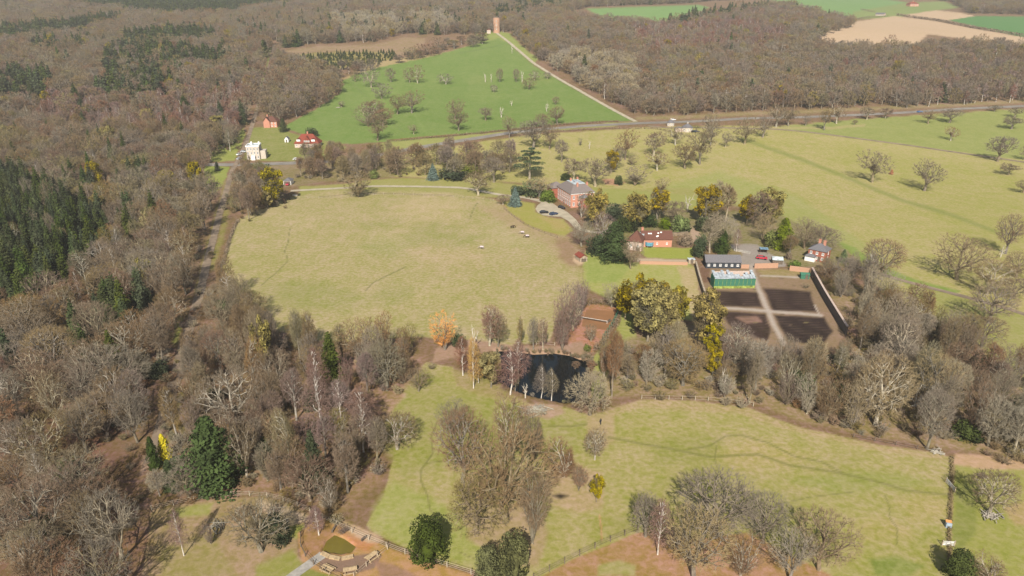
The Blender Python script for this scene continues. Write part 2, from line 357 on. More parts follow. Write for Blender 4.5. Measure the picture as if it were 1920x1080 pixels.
GP = [([(1408,500),(1418,530),(1428,556),(1440,582),(1452,610),(1470,645)], 4.5), ([(1350,577),(1400,580),(1440,583),(1490,587),(1540,592)], 2.6), ([(1536,592),(1528,572)], 1.6), ([(1425,517),(1500,520)], 1.6)]
for P, wd in GP: stroke(P, (200,184,168), wd*1.1, .3, 1, .8)
# -- clay court surround, pond banks
paint([(1088,580),(1105,570),(1160,576),(1150,612),(1130,640),(1108,664),(1060,662),(1040,655),(1060,630),(1080,600)], (188,138,106), .8, 4)
paint([(880,636),(960,648),(1040,650),(1090,640),(1112,668),(1105,680),(1000,662),(930,656),(880,665),(810,680),(820,650)], (180,148,122), .5, 4)
paint([(1168,580),(1185,590),(1195,640),(1150,670),(1135,740),(1115,755),(1108,740),(1112,690),(1112,668),(1140,640),(1160,610)], (172,176,98), .5, 4)
# -- south meadow
paint([(800,678),(850,690),(858,722),(900,742),(960,746),(1010,762),(1060,764),(1105,778),(1150,768),(1200,750),(1300,752),(1400,764),(1500,802),(1640,832),(1760,850),(1788,860),(1784,960),(1780,1150),(1000,1150),(1000,1084),(880,1068),(800,1046),(700,1000),(684,985),(720,930),(740,850),(730,800),(690,800),(740,740)], (178,171,108), 1, 3)
for q in range(14):
    cx = 1450+random.uniform(-320, 320); cy = 900+random.uniform(-120, 160); rr = random.uniform(30, 90)
    paint([(cx+rr*math.cos(t*.7)*random.uniform(.7, 1.3), cy+rr*.4*math.sin(t*.7)*random.uniform(.7, 1.3)) for t in range(9)], random.choice([(162,160,94), (168,164,98), (196,176,120), (190,170,114)]), .9, 24, 9, .6)
paint([(690,800),(745,740),(800,686),(860,730),(1000,765),(1100,790),(1080,850),(1000,860),(900,850),(760,900)], (166,165,96), .9, 14, 4, .8)
paint([(690,990),(700,950),(740,900),(800,930),(860,960),(900,1000),(1000,1080),(880,1062),(780,1030)], (170,176,98), .6, 14, 4, .8)
paint([(690,770),(740,735),(760,740),(720,790),(690,810)], (190,162,126), .8, 6)
paint([(1130,768),(1200,750),(1300,753),(1400,766),(1500,803),(1640,834),(1760,852),(1786,866),(1700,852),(1600,836),(1480,806),(1380,776),(1200,764),(1150,780)], (190,166,124), .9, 6, 3, .7)
paint([(975,760),(1010,756),(1050,762),(1060,774),(1030,786),(985,780)], (190,160,132), .6, 5)
paint([(1100,775),(1150,772),(1150,830),(1120,850),(1100,810)], (188,166,122), .6, 8)
paint([(1010,880),(1080,868),(1130,890),(1130,950),(1080,960),(1030,950),(1015,910)], (196,166,132), .7, 10, 4, .7)
paint([(860,900),(940,880),(1000,940),(1030,1000),(1010,1060),(950,1060),(880,1010)], (182,156,118), .7, 10, 4, .8)
paint([(1480,900),(1640,880),(1740,900),(1700,920),(1560,925)], (160,166,92), .7, 16, 6, .6)
paint([(1630,1050),(1680,1040),(1730,1060),(1700,1080),(1640,1080)], (146,158,82), .6, 10, 4, .8)
TR = (134,134,76)
for P, wd in (([(1140,820),(1200,832),(1260,842),(1330,856),(1420,852),(1480,872),(1560,884),(1640,902),(1700,920),(1780,928)], 2.4),
              ([(1290,842),(1330,836),(1360,818),(1390,816),(1440,830),(1490,856),(1540,866),(1580,886)], 1.8), ([(1342,836),(1340,860),(1345,880),(1354,900),(1352,920)], 1.6),
              ([(1660,930),(1668,950),(1668,970),(1682,990),(1682,1020)], 1.5), ([(1450,948),(1520,932),(1600,922)], 1.2),
              ([(820,790),(808,820),(812,850),(790,880),(790,900),(802,930),(806,955),(825,975),(840,980)], 1.8), ([(812,850),(800,868),(830,865)], 1.3),
              ([(1030,798),(1070,800),(1100,795)], 1.8), ([(820,975),(828,985)], 1.2), ([(1125,975),(1127,1020)], 1.6), ([(860,1035),(890,1048)], 1.2)):
    stroke(P, TR, wd*1.1, .5, .72, 1)
stroke([(1124,966),(1127,990),(1128,1012)], (208,160,120), 2, .5, .8)
paint([(1034,930),(1050,926),(1066,930),(1050,936)], (62,54,46), .2, 6, 1)  # round cast shadow of the camera aircraft, painted into the ground colour
# hedge-bank strip and far right field
paint([(1790,862),(1920,872),(2300,900),(2300,1300),(1786,1150),(1785,960)], (168,168,94), .7, 4)
paint([(1785,870),(1840,880),(1920,880),(2200,890),(2200,870),(1920,860),(1790,850)], (202,168,132), .6, 5)
paint([(1880,950),(1960,930),(1960,990),(1900,985)], (192,162,118), .6, 8, 3, .7)
paint([(1790,905),(1830,900),(1830,1000),(1800,1040),(1788,1000)], (146,152,82), .5, 8, 3, .7)
stroke([(1784,856),(1783,900),(1781,960),(1779,1080)], (138,112,84), 4, .8, .9)
# -- south fenced bracken, bottom-left enclosure, pool yard
paint([(1010,1086),(1070,1052),(1130,1026),(1196,998),(1230,1000),(1300,1010),(1400,1000),(1480,1040),(1560,1080),(1560,1200),(1000,1200)], (180,142,100), 1, 3)
paint([(1120,1060),(1160,1050),(1190,1060),(1190,1080),(1120,1080)], (178,170,112), .7, 6)
paint([(285,955),(340,944),(420,934),(500,932),(560,950),(590,972),(560,1000),(560,1040),(590,1080),(600,1200),(250,1200),(270,1050)], (172,148,108), .9, 4)
paint([(320,955),(400,942),(390,965),(320,972)], (168,168,96), .6, 6); paint([(480,935),(560,960),(590,975),(540,985),(500,960)], (204,180,150), .4, 5)
paint([(535,985),(575,985),(560,1010),(545,1010)], (166,170,88), .5, 6); paint([(480,1060),(550,1030),(580,1080),(480,1100)], (160,160,88), .6, 8)
paint([(300,1030),(400,1000),(440,1080),(300,1100)], (164,156,96), .8, 14, 5, .6)
paint([(560,1000),(580,985),(600,975),(640,985),(690,1010),(760,1040),(880,1076),(900,1100),(740,1120),(600,1090),(566,1050)], (190,150,98), .7, 4)
paint([(568,1000),(610,985),(640,995),(620,1040),(590,1050),(570,1030)], (160,124,84), .8, 6, 3, .7)
paint([(640,1000),(700,1020),(690,1035),(670,1030)], (200,140,92), .5, 6, 3, .8)
paint([(640,975),(700,1000),(720,1015),(690,1018),(650,995)], (208,176,142), .4, 4)
paint([(600,1036),(640,1046),(700,1036),(716,1042),(700,1066),(660,1078),(600,1066)], (152,124,104), .25, 3)
paint([(566,1060),(600,1072),(640,1082),(600,1100),(560,1090)], (148,150,80), .5, 5)
paint([(700,1050),(740,1060),(790,1085),(720,1100)], (168,132,104), .4, 6)
# woodland rides and lane verges
stroke([(508,92),(502,130),(490,160)], (150,166,84), 4, .4, .9)
for P in ([(440,345),(424,400),(410,460),(398,500)], [(424,345),(404,420),(382,500),(370,550)]): stroke(P, (158,152,88), 7, .9, .8, 2)
stroke([(338,600),(328,640)], (158,162,86), 7, .5, .9, 2)
stroke([(446,412),(432,440),(424,470),(418,498)], (110,84,62), 2.4, .5, .95, 1)
paint([(270,830),(290,820),(285,870),(262,890)], (196,164,134), .4, 4)
stroke([(340,740),(330,790),(315,830)], (150,146,86), 6, .5, .6, 2)
paint([(1150,690),(1345,690),(1480,700),(1580,690),(1620,640),(1560,560),(1545,505),(1640,545),(1760,620),(1870,700),(1990,760),(1990,870),(1760,840),(1500,790),(1410,755),(1200,742),(1130,740)], (164,142,102), 1.3, 8, 5, .9)
paint([(1120,650),(1340,600),(1345,700),(1140,720)], (160,140,104), 1.2, 8, 5, .9)
paint([(450,600),(560,650),(700,655),(800,670),(740,760),(690,830),(720,900),(640,960),(540,930),(420,920),(460,760)], (164,134,102), 1.3, 12, 6, .8)
paint([(-100,760),(240,780),(260,900),(250,1100),(-200,1200)], (132,102,78), 1.3, 20, 8, .8)
# forest floor tone patches
for q in range(60):
    cx = random.uniform(-60, 700); cy = random.uniform(560, 1080); rr = random.uniform(20, 60)
    if cx > 420 and (cy < 650 or cy > 900): continue
    paint([(cx+rr*math.cos(t*.7), cy+rr*.5*math.sin(t*.7)) for t in range(9)], random.choice([(120,94,72), (158,122,92), (146,108,82), (136,112,80)]), .8, 18, 8, .6)
paint([(846,692),(880,700),(925,712),(960,738),(990,752),(960,752),(900,746),(860,726)], (180,168,112), .8, 6, 3, .8)
# pond and pool beds sink below the banks
POND = [(924,656),(960,655),(1000,662),(1040,660),(1068,664),(1088,672),(1104,672),(1108,684),(1108,706),(1098,738),(1080,752),(1058,754),(1030,748),(1000,742),(970,732),(940,716),(926,700),(934,680)]
POOL = [(604,1030),(612,1012),(627,1001),(645,1008),(667,1023),(660,1033),(640,1037),(618,1034)]
for P, dp in ((POND, 1.6), (POOL, .9)):
    bb = (PX > min(p[0] for p in P)-8) & (PX < max(p[0] for p in P)+8) & (PY > min(p[1] for p in P)-8) & (PY < max(p[1] for p in P)+8)
    ins = inpoly(PX[bb], PY[bb], P); d = distpoly(PX[bb], PY[bb], P)
    GZ[bb] -= dp*np.clip(.35+np.where(ins, d, -d)/5, 0, 1)
idx = np.arange(NR*NC).reshape(NR, NC)
Fa = np.stack([idx[:-1, :-1], idx[:-1, 1:], idx[1:, 1:], idx[1:, :-1]], axis=-1).reshape(-1, 4)
gm = bpy.data.materials.new('meadow_and_soil'); gm.use_nodes = True
n = gm.node_tree.nodes; l = gm.node_tree.links; b = n['Principled BSDF']; b.inputs['Roughness'].default_value = 1; b.inputs['Specular IOR Level'].default_value = .05
at_ = n.new('ShaderNodeAttribute'); at_.attribute_name = 'Col'; tc = n.new('ShaderNodeTexCoord')
def nz(sc, det=5, stretch=None, dist=0):
    x = n.new('ShaderNodeTexNoise'); x.inputs['Scale'].default_value = sc; x.inputs['Detail'].default_value = det; x.inputs['Roughness'].default_value = .62; x.inputs['Distortion'].default_value = dist
    if stretch:
        mp = n.new('ShaderNodeMapping'); mp.inputs['Scale'].default_value = stretch; l.new(tc.outputs['Object'], mp.inputs[0]); l.new(mp.outputs[0], x.inputs['Vector'])
    else: l.new(tc.outputs['Object'], x.inputs['Vector'])
    return x.outputs[0]
def rng_(o, a, b_, lo, hi):
    x = n.new('ShaderNodeMapRange'); x.inputs[1].default_value = a; x.inputs[2].default_value = b_; x.inputs[3].default_value = lo; x.inputs[4].default_value = hi; l.new(o, x.inputs[0]); return x.outputs[0]
def mth(op, a, b_):
    x = n.new('ShaderNodeMath'); x.operation = op
    for i, q in enumerate((a, b_)):
        if isinstance(q, (int, float)): x.inputs[i].default_value = q
        else: l.new(q, x.inputs[i])
    return x.outputs[0]
n1 = rng_(nz(.035, 6, None, .6), .36, .64, -1, 1); n2 = rng_(nz(.2, 8, (1, .7, 1)), .36, .64, -1, 1); n3 = rng_(nz(.75, 5), .38, .62, -1, 1); n4 = rng_(nz(.45, 3), .62, .74, 0, 1)
v = mth('ADD', mth('ADD', mth('MULTIPLY', n1, .3), mth('MULTIPLY', n2, .5)), mth('MULTIPLY', n3, .75))
vm = mth('MULTIPLY', v, at_.outputs['Alpha'])
hs = n.new('ShaderNodeHueSaturation'); l.new(at_.outputs['Color'], hs.inputs['Color'])
l.new(mth('ADD', mth('MULTIPLY', vm, .20), 1.0), hs.inputs['Value'])
l.new(mth('ADD', mth('MULTIPLY', mth('MULTIPLY', mth('ADD', mth('ADD', mth('MULTIPLY', n1, .6), n2), n3), at_.outputs['Alpha']), -.014), .5), hs.inputs['Hue'])
l.new(mth('ADD', mth('MULTIPLY', vm, -.14), 1.0), hs.inputs['Saturation'])
l.new(hs.outputs[0], b.inputs['Base Color'])
bp = n.new('ShaderNodeBump'); bp.inputs['Strength'].default_value = .13; bp.inputs['Distance'].default_value = .2; l.new(n3, bp.inputs['Height']); l.new(bp.outputs[0], b.inputs['Normal'])
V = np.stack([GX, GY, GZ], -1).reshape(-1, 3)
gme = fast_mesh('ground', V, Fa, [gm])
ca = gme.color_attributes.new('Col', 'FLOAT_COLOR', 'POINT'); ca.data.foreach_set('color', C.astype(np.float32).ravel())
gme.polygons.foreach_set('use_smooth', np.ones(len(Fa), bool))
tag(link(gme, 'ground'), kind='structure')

# ------------------------------------------------------------------ roads, drives, water
def dense(P, step=3.0, dz=0.0):
    W = [at(*p) for p in P]; out = []
    for i in range(len(W)-1):
        a, b_ = W[i], W[i+1]; k = max(1, int((b_-a).length/step))
        for j in range(k): out.append(a.lerp(b_, j/k))
    out.append(W[-1])
    for _ in range(3):                                          # round the corners
        out = [out[0]]+[(out[i-1]+out[i]*2+out[i+1])/4 for i in range(1, len(out)-1)]+[out[-1]]
    for p in out: p.z = float(terr(p.x, p.y))+dz
    return out
def road(name, P, width, m, dz=.06, wob_=0.0):
    c = dense(P, 3.0); mb = MB(); V = []; kk = 3
    for i, p in enumerate(c):
        d = c[min(i+1, len(c)-1)]-c[max(i-1, 0)]; nn = Vector((-d.y, d.x, 0)).normalized()
        ww = width/2*(1+wob_*math.sin(i*1.7)*.5+wob_*random.uniform(-.5, .5))
        for j in range(kk+1):
            q = p+nn*ww*(2*j/kk-1); z = float(terr(q.x, q.y))+dz+q.y*5e-5; V.append((q.x, q.y, z))
    fs = [(i*(kk+1)+j, (i+1)*(kk+1)+j, (i+1)*(kk+1)+j+1, i*(kk+1)+j+1) for i in range(len(c)-1) for j in range(kk)]
    fs = [f[::-1] for f in fs]
    mb.add(V, fs); return tag(mb.build(name, m), kind='structure')
def sheet(name, P, m, dz, z=None, kind='structure'):
    W = [at(*p) for p in P]; V = [(p.x, p.y, (z if z is not None else p.z+dz)) for p in W]
    mb = MB(); mb.poly(V, [list(range(len(V)))]); o = mb.build(name, m)
    if o.data.polygons[0].normal.z < 0: o.data.flip_normals()
    return tag(o, kind=kind)
road('main_road', [(385,309),(445,309),(520,307),(600,304),(680,296),(745,284),(800,274),(900,258),(950,250),(1010,243),(1100,236),(1200,231),(1300,228),(1400,222),(1500,220),(1600,216),(1700,211),(1800,204),(1920,199),(2200,190)], 7.5, M['asphalt'], .07)
road('lane', [(513,84),(508,110),(500,140),(482,205),(464,262),(448,300),(436,318),(428,345),(414,392),(400,448),(388,492),(376,545),(360,600),(344,650),(326,720),(306,790),(284,868)], 3.1, M['track'], .09, .12)
road('hill_track', [(930,61),(945,72),(960,84),(1000,118),(1080,166),(1150,206),(1192,228)], 4.0, M['gravel'], .10, .1)
road('park_drive', [(1215,236),(1250,240),(1330,239),(1450,242),(1500,246),(1550,252),(1700,272),(1850,294),(1920,304),(2200,350)], 3.6, M['track'], .08)
road('east_track', [(1600,498),(1690,526),(1780,549),(1860,570),(1920,589),(2200,680)], 3.0, M['track'], .08, .1)
road('manor_drive', [(545,358),(600,355),(640,353),(700,349),(800,350),(870,352),(900,358),(940,366),(985,370),(1016,377),(1030,384)], 3.6, M['gravel'], .08, .06)
road('service_drive', [(1084,428),(1100,436),(1130,437),(1160,434)], 3.4, M['gravel'], .11, .06)
sheet('forecourt', [(1008,385),(1004,392),(1008,399),(1018,404),(1034,406),(1052,407),(1066,415),(1078,428),(1086,432),(1090,426),(1080,412),(1064,398),(1046,388),(1034,380),(1020,377)], M['gravel'], .13)
road('footpath', [(535,1090),(570,1066),(592,1048),(606,1040)], 2.0, M['flag'], .05)
wp = sheet('pond_water', [(918,652),(1112,652),(1120,700),(1105,760),(1000,752),(915,712)], M['water'], 0, z=-.55)
sheet('pool_water', [(596,1036),(600,1005),(628,994),(672,1015),(676,1040),(630,1044)], M['mudwater'], 0, z=-.32)
sheet('clay_court', [(1100,580),(1156,584),(1146,620),(1090,612)], M['court'], .05)
mb = MB()
for P in ([(930,254),(1000,245),(1090,237.5),(1180,232.5)], [(1000,243),(1100,236)]):
    c = dense(P, 8, .11)
    for i in range(0, len(c)-1, 2):
        a, b_ = c[i], c[i].lerp(c[i+1], .5); d = (b_-a).normalized(); nn = Vector((-d.y, d.x, 0))*.12
        mb.add([a-nn, a+nn, b_+nn, b_-nn], [(3, 2, 1, 0)])
mb.build('road_marking', M['paleline']); tag(bpy.data.objects['road_marking'], kind='structure')

# ------------------------------------------------------------------ TREES: prototypes grown from points spread through the crown
def unit(v): return v/(np.linalg.norm(v, axis=-1, keepdims=True)+1e-9)
def crown_points(n, kind, H, Rr, rg):
    d = unit(rg.normal(size=(n*2, 3)))
    lob = unit(rg.normal(size=(9, 3))); amp = rg.uniform(-.42, .34, 9)
    f = 1+np.sum(amp*np.clip(d@lob.T, 0, 1)**3*1.3, axis=1)
    r = rg.uniform(0, 1, n*2)**(1/4.5)*f
    if kind == 'oak': c, rx, rz = .60*H, Rr, .41*H
    elif kind == 'tall': c, rx, rz = .64*H, Rr*.62, .37*H
    elif kind == 'birch': c, rx, rz = .58*H, Rr*.58, .43*H
    else: c, rx, rz = .50*H, Rr*.8, .5*H
    P = d*r[:, None]*np.array([rx, rx, rz])+np.array([0, 0, c])
    if kind == 'oak':  P = P[P[:, 2] > .22*H]
    elif kind == 'birch': P[:, :2] *= (1.15-.75*np.clip((P[:, 2:3]/H-.25)/.75, 0, 1))
    elif kind == 'coppice':
        P[:, :2] *= (.35+.95*np.clip(P[:, 2:3]/H, 0, 1)); P = P[P[:, 2] > .12*H]
    return P[:n]
def grow(P, root, kind, rg, rbase, fine):
    """hierarchical split of the crown points: returns limb segments and the tips"""
    segs = []; tips = []; N = len(P)
    st = [(root, np.arange(N), np.array([0, 0, 1.0]))]
    while st:
        pos, ids, pd = st.pop(); n_ = len(ids)
        if n_ <= fine:
            for i in ids: segs.append((pos, P[i], .018*max(1, fine**.4)+.006, .014)); tips.append((P[i], unit(P[i]-pos)))
            continue
        k = 2 if (n_ < 60 or rg.random() < .5) else 3
        if kind == 'coppice' and n_ == N: k = 7
        if kind == 'oak' and n_ == N: k = 5
        c = P[rg.choice(ids, k, replace=False)]
        for _ in range(2):
            a = np.argmin(((P[ids][:, None]-c[None])**2).sum(-1), 1)
            c = np.array([P[ids[a == j]].mean(0) if (a == j).any() else c[j] for j in range(k)])
        for j in range(k):
            sub = ids[a == j]
            if len(sub) == 0: continue
            fr = .42 if n_ > 40 else .5
            np_ = pos+(c[j]-pos)*fr*rg.uniform(.8, 1.15)+rg.normal(size=3)*.04*np.linalg.norm(c[j]-pos)
            rr0 = rbase*(len(sub)/N)**.46; segs.append((pos, np_, rr0*1.15+.016, rr0*.9+.016)); st.append((np_, sub, None))
    return segs, tips
def blades(tp, td, n, L, W, rg, up=.25, spread=.8, droop=0):
    tp = np.repeat(tp, n, 0); td = np.repeat(td, n, 0); m = len(tp)
    d = unit(td+rg.normal(size=(m, 3))*spread+np.array([0, 0, up-droop]))
    ln = L*rg.uniform(.55, 1.25, (m, 1)); wv = unit(np.cross(d, rg.normal(size=(m, 3))))*W*.5
    b0 = tp-d*ln*.25*rg.uniform(0, 1, (m, 1))
    V = np.stack([b0-wv, b0+wv, b0+d*ln], 1).reshape(-1, 3)
    return V, np.arange(m*3).reshape(-1, 3)
LODS = {0: (640, 12, 1.15, .041, 2), 1: (300, 10, 1.45, .105, 2), 2: (120, 9, 2.0, .26, 3)}
PROTO = {}
def bare_proto(kind, lod, seed, H=16.0, Rr=7.0):
    key = (kind, lod, seed)
    if key in PROTO: return PROTO[key]
    rg = np.random.default_rng(seed*31+lod*7+len(kind)); nt_, nb, L, W, fine = LODS[lod]
    P = crown_points(nt_, kind, H, Rr, rg)
    hfork = {'oak': .2, 'tall': .3, 'birch': .28, 'coppice': .01}[kind]*H
    rb = {'oak': .48, 'tall': .34, 'birch': .2, 'coppice': .42}[kind]
    root = np.array([rg.normal()*.02*H, rg.normal()*.02*H, hfork]); segs = []; tips = []
    if kind in ('tall', 'birch'):                              # a leader runs on up through the crown
        NL = 6; ax = [root]
        for i in range(1, NL+1): ax.append(ax[-1]+np.array([rg.normal()*.12, rg.normal()*.12, (H*.9-hfork)/NL]))
        for i in range(NL): segs.append((ax[i], ax[i+1], rb*(1-i/NL*.85), rb*(1-(i+1)/NL*.85)))
        aidx = np.clip(((P[:, 2]-hfork)/(H*.9-hfork)*NL-1.2-rg.uniform(0, .8, len(P))).astype(int), 0, NL-1)
        for i in range(NL):
            sub = P[aidx == i]
            if len(sub) < 3: continue
            s2, t2 = grow(sub, ax[i], 'x', rg, rb*.5, fine); segs += s2; tips += t2
    else: segs, tips = grow(P, root, kind, rg, rb, fine)
    A = np.array([s[0] for s in segs]); B = np.array([s[1] for s in segs]); r0 = np.array([s[2] for s in segs]); r1 = np.array([s[3] for s in segs])
    if lod == 2: r0 = r0*1.25+.02; r1 = r1*1.2+.02
    big = r0 > .06 if lod < 2 else r0 > .11
    tb = MB()
    tb.tubes([(0, 0, -.6), (0, 0, .15*hfork)], [(0, 0, .15*hfork), root], [rb*1.5, rb*1.15], [rb*1.15, rb*1.02], 7)
    if big.any(): tb.tubes(A[big], B[big], r0[big], r1[big], 5 if lod == 0 else 3)
    trunk = tb.mesh('tree_limbs', M['bark'])
    tv, tf = tubes(A[~big], B[~big], r0[~big], r1[~big], 3)
    tp = np.array([t[0] for t in tips]); td = np.array([t[1] for t in tips])
    out = unit(tp-np.array([0, 0, .45*H])); td = unit(td*.6+out*.7)
    bv, bf = blades(tp, td, max(4, int(nb*.55)) if kind == 'birch' else nb, L, W, rg, up=.3 if kind != 'birch' else -.1, spread=.62, droop=.35 if kind == 'birch' else 0)
    quads = np.vstack([tf]) ; 
    # triangulate limbs so that one fast mesh holds both
    tri = np.concatenate([tf[:, [0, 1, 2]], tf[:, [0, 2, 3]], bf+len(tv)])
    crown = fast_mesh('tree_twigs', np.concatenate([tv, bv]), tri, [M['twig_brown']])
    PROTO[key] = (trunk, crown); return PROTO[key]
def leaf_cloud(P, N, size, rg, flat=0.0, per=1):
    """leaf quads at P facing roughly along N"""
    m = len(P); n_ = unit(N+rg.normal(size=(m, 3))*.7+np.array([0, 0, flat]))
    u = unit(np.cross(n_, rg.normal(size=(m, 3)))); v_ = np.cross(n_, u); s = size*rg.uniform(.6, 1.3, (m, 1))
    V = np.stack([P-u*s, P-v_*s*.6, P+u*s, P+v_*s*.6], 1).reshape(-1, 3)
    return V, np.arange(m*4).reshape(-1, 4)
def conifer_proto(seed, n=2600, H=16.0, Rr=3.4, leaf=.32, material='leaf_spruce', shape='spruce', lod=0):
    key = ('con', seed, shape, material, lod, H, n)
    if key in PROTO: return PROTO[key]
    rg = np.random.default_rng(seed+5); Rs = Rr
    if lod: n = 420; leaf = .8
    if shape == 'spruce':
        t = 1-np.sqrt(rg.uniform(0, 1, n)); tier = np.floor(t*15)/15+ (t*15 % 1)*.035; z = H*(.07+.93*tier); az = rg.uniform(0, 6.283, n)
        rmax = Rs*(1-tier)**.85*(1+.16*np.sin(az*5+tier*40)+.14*np.sin(az*3+tier*91)); fr = rg.uniform(.3, 1, n)**.6
        r = rmax*fr; P = np.stack([r*np.cos(az), r*np.sin(az), z+.5-fr*rmax*.38+rg.normal(size=n)*.1], 1)
        N = np.stack([np.cos(az)*.6, np.sin(az)*.6, np.ones(n)*.9], 1)
    elif shape == 'cypress':
        t = rg.uniform(0, 1, n)**1.3; z = H*(.02+.98*t); az = rg.uniform(0, 6.283, n)
        rmax = Rs*np.sin(np.clip((1-t)*.95+.05, 0, 1)*1.75)**.8*(1+.2*np.sin(az*3+t*13)+.16*np.sin(az*5-t*29)); r = rmax*rg.uniform(.6, 1.08, n)
        P = np.stack([r*np.cos(az), r*np.sin(az), z], 1); N = np.stack([np.cos(az), np.sin(az), np.ones(n)*.5], 1)
    elif shape == 'yew':                                       # broad, lumpy, leafy to the ground
        nb = 26; cz = rg.uniform(.1, .9, nb); ca = rg.uniform(0, 6.283, nb); cr = Rs*.62*np.sqrt(np.clip(1-(2*cz-.85)**2*.8, .05, 1))*rg.uniform(.7, 1.1, nb)
        Cc = np.stack([cr*np.cos(ca), cr*np.sin(ca), cz*H*.95], 1); rad = Rs*rg.uniform(.3, .5, nb)
        k = rg.integers(0, nb, n); d = unit(rg.normal(size=(n, 3))); P = Cc[k]+d*rad[k][:, None]*rg.uniform(.8, 1.05, (n, 1)); N = d+np.array([0, 0, .3]); P[:, 2] = np.maximum(P[:, 2], .1)
    V, Fq = leaf_cloud(P, N, leaf, rg)
    # dense inner foliage
    kk = 10; lv = 9; cv = []; cf = []
    for i in range(lv+1):
        t = i/lv; rr_ = (Rs*.5*(1-t)**.85 if shape == 'spruce' else Rs*.5*math.sin(min(1, (1-t)*.95+.05)*1.75)**.8 if shape == 'cypress' else Rs*.38*math.sqrt(max(.02, 1-(2*t-.85)**2*.85)))
        for j in range(kk):
            a = j*2*math.pi/kk; q = rr_*(1+.22*math.sin(j*2.3+i*1.9)); cv.append((q*math.cos(a), q*math.sin(a), H*(.07+.86*t) if shape != 'yew' else H*.92*t))
    for i in range(lv):
        for j in range(kk): cf.append((i*kk+j, i*kk+(j+1) % kk, (i+1)*kk+(j+1) % kk, (i+1)*kk+j))
    crown = fast_mesh('tree_foliage', np.concatenate([V, np.array(cv)]), np.concatenate([Fq, np.array(cf)+len(V)]), [M[material]])
    tb = MB(); tb.tubes([(0, 0, -.5)], [(0, 0, H*.85)], [.3], [.05], 6); trunk = tb.mesh('tree_stem', M['bark'])
    PROTO[key] = (trunk, crown); return PROTO[key]
def clump_mesh(seed, H=16., Rr=6., nclump=44, npc=95, kind='ivy'):
    key = ('cl', seed, kind)
    if key in PROTO: return PROTO[key]
    rg = np.random.default_rng(seed+99); d = unit(rg.normal(size=(nclump, 3)))
    Cc = d*rg.uniform(.5, 1.06, (nclump, 1))*np.array([Rr*.8, Rr*.8, H*.36])+np.array([0, 0, H*.62]); rad = rg.uniform(.8, 1.9, nclump)*Rr/6
    k = np.repeat(np.arange(nclump), npc); dd = unit(rg.normal(size=(len(k), 3))); P = Cc[k]+dd*rad[k][:, None]*rg.uniform(.5, 1.05, (len(k), 1))
    V, Fq = leaf_cloud(P, dd+np.array([0, 0, .3]), .4, rg)
    PROTO[key] = fast_mesh('leaf_clumps', V, Fq, [M['leaf_ivy']]); return PROTO[key]
def dead_proto(seed, H=10.):
    key = ('dead', seed)
    if key in PROTO: return PROTO[key]
    rg = np.random.default_rng(seed+7); P = crown_points(26, 'coppice', H, H*.42, rg); root = np.array([0, 0, H*.3])
    segs, tips = grow(P, root, 'oak', rg, .34, 1); tb = MB(); tb.tubes([(0, 0, -.4)], [root], [.42], [.32], 7)
    tb.tubes([s[0] for s in segs], [s[1] for s in segs], [s[2]*1.1+.02 for s in segs], [s[3]+.01 for s in segs], 4)
    PROTO[key] = tb.mesh('dead_wood', M['dead']); return PROTO[key]
def setmat(o, m):
    o.material_slots[0].link = 'OBJECT'; o.material_slots[0].material = M[m]
